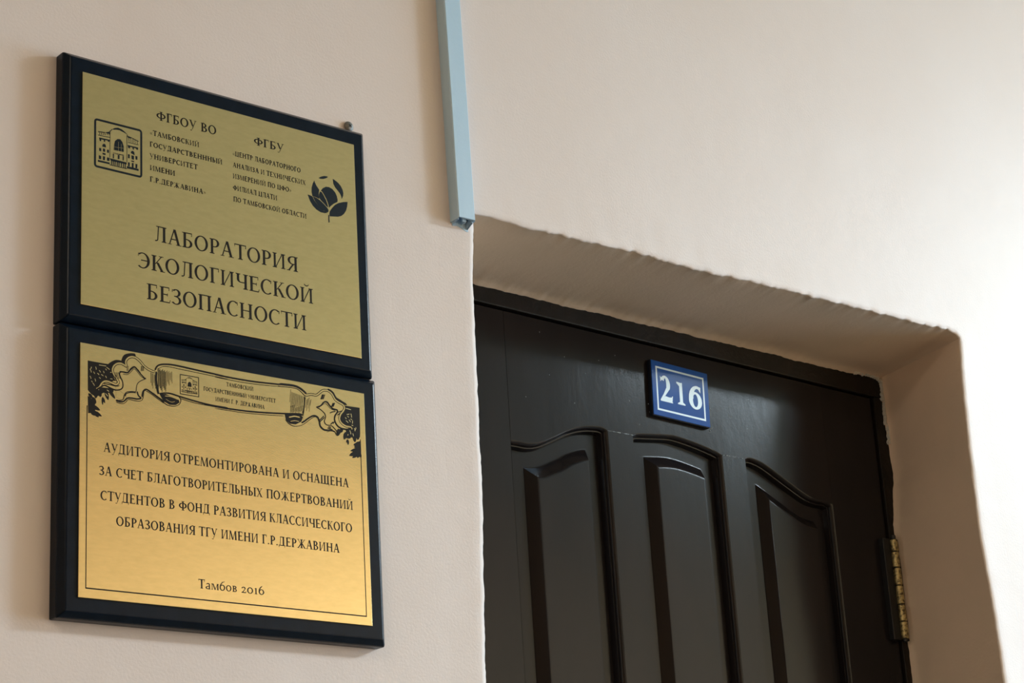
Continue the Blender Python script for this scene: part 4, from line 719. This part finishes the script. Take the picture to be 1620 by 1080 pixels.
LEAVES = [((31.3, -43.7), (38.2, -51.6), 3.78), ((27.5, -44.3), (30.6, -54.2), 4.25), ((24.4, -51.9), (27.1, -57.9), 2.36), ((24.4, -51.9), (24.5, -60.1), 2.08), ((13.1, -53.7), (17.6, -59.4), 4.25), ((12.3, -58.1), (16.9, -60.2), 3.78), ((12.4, -62.3), (21.9, -65.8), 4.25), ((13.9, -67.7), (23.8, -71.6), 3.97), ((13.9, -67.7), (20.4, -73.1), 3.59), ((11.7, -68.1), (17.0, -71.9), 3.78), ((9.3, -50.7), (13.8, -55.0), 3.4), ((17.6, -48.7), (16.9, -54.5), 3.78), ((21.4, -48.1), (22.2, -52.3), 3.78), ((32.0, -23.5), (35.8, -22.2), 3.31), ((31.2, -28.0), (35.8, -31.5), 3.21), ((35.1, -31.7), (38.9, -33.2), 1.89), ((302.8, -44.3), (300.6, -52.5), 5.12), ((307.7, -43.6), (302.7, -48.5), 4.09), ((312.5, -46.2), (308.7, -55.1), 5.12), ((318.2, -49.6), (312.2, -52.9), 4.09), ((313.6, -54.4), (311.5, -58.0), 1.84), ((313.6, -54.4), (313.9, -60.2), 2.66), ((322.2, -49.0), (322.8, -56.0), 4.6), ((327.7, -57.5), (320.8, -59.3), 4.09), ((327.6, -60.0), (321.6, -61.6), 3.48), ((328.5, -62.4), (316.5, -66.5), 3.68), ((327.3, -65.9), (314.9, -71.7), 5.32), ((328.3, -67.4), (318.7, -73.7), 3.68), ((328.2, -68.2), (325.1, -72.8), 3.07), ((328.3, -66.6), (330.0, -72.2), 3.07), ((325.9, -52.7), (328.5, -49.8), 2.25)]
VEINS = [[(20.4, -20.0), (28.1, -19.8)], [(28.5, -20.9), (32.7, -23.4)], [(12.1, -23.2), (11.3, -25.4)], [(16.6, -22.4), (17.4, -25.2)], [(20.5, -25.4), (22.0, -27.3)], [(14.4, -27.8), (15.6, -29.8)], [(27.3, -22.8), (28.5, -24.1)], [(10.6, -32.7), (11.8, -35.4)], [(22.8, -29.3), (25.1, -30.4)], [(16.0, -34.7), (16.7, -37.4)], [(20.5, -32.6), (22.1, -33.7)], [(13.7, -39.4), (15.6, -41.9)], [(32.7, -25.6), (35.8, -24.7)], [(27.5, -47.9), (29.8, -50.4)], [(10.8, -49.8), (12.3, -53.8)], [(32.8, -32.0), (36.6, -32.1)], [(25.1, -25.4), (25.8, -27.4)], [(18.6, -28.6), (20.5, -30.1)], [(29.0, -44.1), (31.3, -45.2)], [(19.1, -42.8), (20.2, -45.5)], [(10.6, -25.6), (12.1, -28.9)], [(27.4, -30.0), (28.5, -32.0)], [(12.2, -37.5), (13.3, -38.7)], [(312.5, -20.2), (318.9, -20.8)], [(313.3, -26.9), (316.7, -25.9)], [(318.7, -25.2), (319.5, -29.3)], [(316.0, -32.3), (317.8, -34.6)], [(320.4, -32.5), (320.2, -35.9)], [(311.2, -30.5), (312.6, -32.0)], [(322.5, -40.6), (323.4, -43.8)], [(316.5, -44.0), (317.8, -48.0)], [(320.3, -46.8), (321.1, -50.0)], [(312.0, -33.8), (314.9, -35.8)], [(324.5, -39.5), (323.9, -42.1)], [(319.2, -37.7), (321.1, -38.3)], [(314.2, -28.4), (315.6, -29.9)], [(318.0, -31.2), (319.9, -31.8)]]


# ------------------------------------------------------------------ the two plaques
T_BOARD = .020
Y_PLATE = -.0215


def plaque(bx0, bx1, bz0, bz1, gx, gz, gw, gh, label):
    root = tag(empty('wall_plaque', ((bx0 + bx1) / 2, 0, bz0)), label, 'plaque')
    mb = MB()
    w = .006
    def rr(o, y): return [(bx0 + o, y, bz0 + o), (bx1 - o, y, bz0 + o), (bx1 - o, y, bz1 - o), (bx0 + o, y, bz1 - o)]
    mb.rings([rr(0, 0.0005), rr(0, -T_BOARD + .0065), rr(w, -T_BOARD)], cap=True)
    mb.f.append((3, 2, 1, 0))
    mb.build('board', M['board'], root, bevel=.0014)
    mb = MB(); mb.box(gx, gx + gw, Y_PLATE, -T_BOARD + .0003, gz - gh, gz)
    plate = mb.build('metal_plate', M['brass'], root, bevel=.0004)
    return root, plate


up_root, up_plate = plaque(-.0185, .3545, 2.1508, 2.4405, 0.0, 2.4196, .3358, .2504,
                           'upper plaque: brass plate with two emblems on a navy board')
lo_root, lo_plate = plaque(-.0185, .3575, 1.8600, 2.1495, 0.0, 2.1298, .3370, .2508,
                           'lower plaque: brass plate with engraved ribbon banner on a navy board')
GUO = (0.0, 2.4196)
GLO = (0.0, 2.1298)


def W2(pts, o): return [(o[0] + x * .001, o[1] + z * .001) for x, z in pts]


def put_lines(lines, o, plate):
    for s, x, z, w, cap in lines:
        ps = text_polys(s, o[0] + x * .001, o[1] + z * .001, w * .001, cap * .001)
        flat_obj('lettering', ps, Y_PLATE - .00012, M['ink'], plate)


put_lines(LINES_UPPER, GUO, up_plate)
put_lines(LINES_LOWER, GLO, lo_plate)


def emblem(box, o, plate, fw, rnd):
    x0, z0, x1, z1 = box
    def mp(p): return (o[0] + (x0 + (x1 - x0) * p[0]) * .001, o[1] + (z0 + (z1 - z0) * p[1]) * .001)
    ps = [[mp(p) for p in q] for q in EMBLEM_SHAPES]
    for w, l in EMBLEM_LINES: ps += stroke_quads([mp(p) for p in l], w * (x1 - x0) * .001 * 1.3)
    # frame with rounded corners
    X0, Z0 = mp((0, 0)); X1, Z1 = mp((1, 1))
    def rrect(i, r):
        out = []
        for cx, cz, a in ((X1 - r, Z1 - r, 0), (X0 + r, Z1 - r, 90), (X0 + r, Z0 + r, 180), (X1 - r, Z0 + r, 270)):
            for k in range(5):
                t = math.radians(a + 90 * k / 4); out.append((cx + math.cos(t) * (r - i), cz + math.sin(t) * (r - i)))
        return out
    a, b = rrect(0, rnd), rrect(fw, max(rnd, fw * 1.05))
    n = len(a)
    for i in range(n): j = (i + 1) % n; ps.append([a[i], a[j], b[j], b[i]])
    flat_obj('building_emblem', ps, Y_PLATE - .00012, M['ink_blue'] if fw > .001 else M['ink'], plate)
    # glazing bars of the arched window, in bare brass
    bars = []
    if fw > .001:
        for l, w in (([(.38, .36), (.61, .415)], .00022), ([(.41, .60), (.41, .36)], .00018), ([(.50, .63), (.50, .36)], .00018), ([(.56, .60), (.56, .36)], .00018), ([(.39, .50), (.60, .52)], .00018)):
            bars += stroke_quads([mp(p) for p in l], w)
        flat_obj('window_bars', bars, Y_PLATE - .00022, M['brass_line'], plate)


M['brass_line'] = mat('bare_brass_line', (0.62, 0.50, 0.24), 0.4, metal=0.9)
emblem(EMBLEM_BIG, GUO, up_plate, .0022, .0035)
emblem(EMBLEM_SMALL, GLO, lo_plate, .0008, .0004)
flat_obj('flower_emblem', [W2(p, GUO) for p in FLOWER], Y_PLATE - .00012, M['ink_blue'], up_plate)


def leaf_poly(b, t, w):
    dx, dz = t[0] - b[0], t[1] - b[1]
    out = []
    for k, s in ((0, .25), (.2, .8), (.45, 1), (.75, .7), (.93, .28), (1, 0)): out.append((b[0] + dx * k - dz / math.hypot(dx, dz) * w / 2 * s, b[1] + dz * k + dx / math.hypot(dx, dz) * w / 2 * s))
    for k, s in ((.93, .28), (.75, .7), (.45, 1), (.2, .8), (0, .25)): out.append((b[0] + dx * k + dz / math.hypot(dx, dz) * w / 2 * s, b[1] + dz * k - dx / math.hypot(dx, dz) * w / 2 * s))
    return out


flat_obj('engraved_leaves', [W2(p, GLO) for p in LEAF_BASES] + [W2(leaf_poly(*q), GLO) for q in LEAVES], Y_PLATE - .00010, M['ink'], lo_plate)
veins = flat_obj('leaf_veins', [W2(q, GLO) for v in VEINS for q in stroke_quads([v[0], ((v[0][0] + v[1][0]) / 2 + .3, (v[0][1] + v[1][1]) / 2), v[1]], .55)], Y_PLATE - .00014, M['brass_line'], lo_plate)
veins['kind'] = 'stuff'
ribbon = []
for p in RIBBON_FILL: flat_obj('ribbon_ground', [W2(p, GLO)], Y_PLATE - .00018, M['brass'], lo_plate)
for p in RIBBON_DARK: flat_obj('ribbon_fold', [W2(p, GLO)], Y_PLATE - .00022, M['ink'], lo_plate)
# engraved strokes: dark first, then the bare bands, in painter's order
yy = Y_PLATE - .00024
groups = {}
for w, pts in RIBBON_STROKES:
    yy -= .000003
    groups.setdefault(w < 0, []).append((yy, stroke_quads(W2(pts, GLO), abs(w) * .001)))
for light, items in groups.items():
    for part in ([[i] for i in items] if light else [items]):
        mb = MB()
        for y, qs in part:
            for q in qs: mb.flat(q, y)
        o = mb.build('ribbon_band' if light else 'ribbon_engraving', M['brass'] if light else M['ink'], lo_plate, recalc=False)
        if not light: o['kind'] = 'stuff'
# thin border
bx = [(7.9, -63), (7.9, -241.3), (329.6, -241.3), (329.9, -52)]
flat_obj('border_line', [W2(q, GLO) for q in (stroke_quads(bx[0:2], .9) + stroke_quads([(7.5, -241.3), (330.1, -241.3)], 1.2) + stroke_quads(bx[2:4], .9))], Y_PLATE - .00012, M['ink'], lo_plate)

# ------------------------------------------------------------------ screw above the upper plaque
scr = tag(empty('screw', (.3440, 0, 2.4515)), 'small grey cross-head screw above the upper plaque', 'screw')
mb = MB(); n = 28; cx, cz = .3440, 2.4515
prof = [(.0030, .0005), (.0058, -.0008), (.0060, -.0020), (.0055, -.0030), (.0042, -.0040), (.0020, -.0046)]
mb.rings([[(cx + math.cos(2 * math.pi * i / n) * r, y, cz + math.sin(2 * math.pi * i / n) * r) for i in range(n)] for r, y in prof], cap=True)
mb.build('head', M['steel'], scr, smooth=45)
mb = MB()
for q in (stroke_quads([(cx - .0016, cz - .0016), (cx + .0016, cz + .0016)], .0011) + stroke_quads([(cx + .0016, cz - .0016), (cx - .0016, cz + .0016)], .0011)): mb.prism(q, -.0049, -.0040)
mb.build('cross_slot', M['steel_dark'], scr)

# ------------------------------------------------------------------ cable trunking
trk = tag(empty('cable_trunking', (.4955, 0, 2.365)), 'pale blue plastic cable trunking running up from the door corner', 'trunking')
random.seed(2)


def tx(z): return (z - 2.40) * -.0160            # the run leans slightly left


def u_profile(z, outer, depth, th, lip=0):
    cx = .4967 + tx(z)
    h = outer / 2
    p = [(cx - h, 0.0002), (cx - h, -depth + .0012), (cx - h + .0012, -depth), (cx + h - .0012, -depth), (cx + h, -depth + .0012), (cx + h, 0.0002),
         (cx + h - th, 0.0002), (cx + h - th, -depth + th), (cx - h + th, -depth + th), (cx - h + th, 0.0002)]
    return p


mb = MB(); rings = []
n = 40
for k in range(n + 1):
    z = 2.3672 + (TOP - 2.3672) * (k / n) ** 1.3
    pr = u_profile(z, .0252, .0160, .0013)
    r = []
    for i, (x, y) in enumerate(pr):
        zz = z
        if k == 0:                                # torn lower end
            zz += {0: -.0016, 1: -.0012, 2: .0004, 3: .0010, 4: -.0004, 5: -.002, 6: -.002, 7: .0010, 8: .0004, 9: -.0016}[i]
        r.append((x + n1(z * 9, 2) * .0004, y, zz))
    rings.append(r)
mb.rings(rings); mb.f.append(tuple(reversed(range(10))))
mb.build('cover', M['trunk'], trk, smooth=30)
mb = MB()
c = .4967 + tx(2.365)
c2 = .4967 + tx(TOP)
hw = .0108
def basep(cx, z, jag=0):
    return [(cx - hw, -.0122, z), (cx - hw, 0.0002, z - jag * .9), (cx + hw + .0012, 0.0002, z - jag * 1.8), (cx + hw, -.0122, z - jag * .3), (cx + hw - .0014, -.0122, z), (cx + hw - .0014, -.0013, z - jag * 1.4), (cx - hw + .0014, -.0013, z - jag * .6), (cx - hw + .0014, -.0122, z)]
mb.rings([basep(c, 2.3660, .0030), basep(c2, TOP)])
mb.build('channel', M['trunk'], trk)
mb = MB(); mb.box(c - .0035, c + .0035, -.0115, -.0098, 2.3655, 2.375); mb.box(c + .002, c + .0035, -.0115, -.001, 2.3655, 2.375)
mb.build('divider', M['trunk'], trk)
mb = MB()                                           # scrap of pale paint left under the end
mb.prism([(c - .0095, 2.3655), (c - .0100, 2.3622), (c - .003, 2.3632), (c + .004, 2.3612), (c + .0105, 2.3585), (c + .0130, 2.3590), (c + .0130, 2.3655)], -.0006, .0003)
mb.build('paint_scrap', M['trunk'], trk)

# ------------------------------------------------------------------ number plate on the door
npl = tag(empty('number_plate', (.9990, YL, 2.2441)), 'small blue plate with white number 216 on the door', 'sign')
pc = Vector((.9992, 2.2838)); ang = -.036
hw, hh = .0528, .0391


def PR(x, z):
    c_, s_ = math.cos(ang), math.sin(ang)
    return (pc.x + x * c_ - z * s_, pc.y + x * s_ + z * c_)


mb = MB(); mb.prism([PR(-hw, -hh), PR(hw, -hh), PR(hw, hh), PR(-hw, hh)], YL - .0062, YL)
back = mb.build('backing', M['blue_side'], npl, bevel=.0006)
mb = MB(); mb.prism([PR(-hw + .0006, -hh + .0006), PR(hw - .0003, -hh + .0006), PR(hw - .0003, hh - .0006), PR(-hw + .0006, hh - .0006)], YL - .0074, YL - .0060)
face = mb.build('face', M['blue'], npl, bevel=.0004)
YN = YL - .0074 - .00012
bw, bh, bt = .0448, .0310, .0026
fr = []
def RQ(x0, z0, x1, z1): return [PR(x0, z0), PR(x1, z0), PR(x1, z1), PR(x0, z1)]
fr += [RQ(-bw, -bh, bw, -bh + bt), RQ(-bw, bh - bt, bw, bh), RQ(-bw, -bh + bt, -bw + bt, bh - bt), RQ(bw - bt, -bh + bt, bw, bh - bt)]
flat_obj('border', fr, YN, M['white'], face)


def dig(polys, x0, z0, w, h): return [[PR(x0 + x * w, z0 + y * h) for x, y in q] for q in polys]


D2 = A(.42, .68, .40, .34, -25, 150, .30, .10) + [[(.02, .0), (.98, .0), (.98, .03), (.06, .03)], [(.03, .0), (.38, .22), (.80, .55), (.54, .60), (.28, .30), (.0, .04)], [(.02, .02), (.40, .22), (.70, .20), (.90, .22), (.93, .0), (.04, .0)], [(.93, 0), (1.0, .28), (.93, .26), (.86, .16), (.85, 0)], [(.07, .76), (.04, .98), (.12, .92), (.22, .86)]]
D1 = [[(.36, .05), (.72, .05), (.70, .96), (.34, .96)], [(.10, 0), (.98, 0), (.98, .05), (.72, .12), (.36, .12), (.10, .05)], [(.04, .93), (.34, .82), (.70, .82), (.70, 1.0), (.5, .98), (.04, 1.0)]]
D6 = A(.50, .36, .47, .37, 0, 360, .29, .10, 28) + A(.66, .42, .63, .58, 88, 180, .32, .12) + [[(.62, 1.0), (.90, .96), (.88, .72), (.74, .86), (.62, .88)]]
flat_obj('digit', dig(D2, -.0385, -.0170, .0232, .0362), YN, M['white'], face)
flat_obj('digit', dig(D1, -.0080, -.0160, .0158, .0318), YN, M['white'], face)
flat_obj('digit', dig(D6, .0138, -.0172, .0262, .0338), YN, M['white'], face)
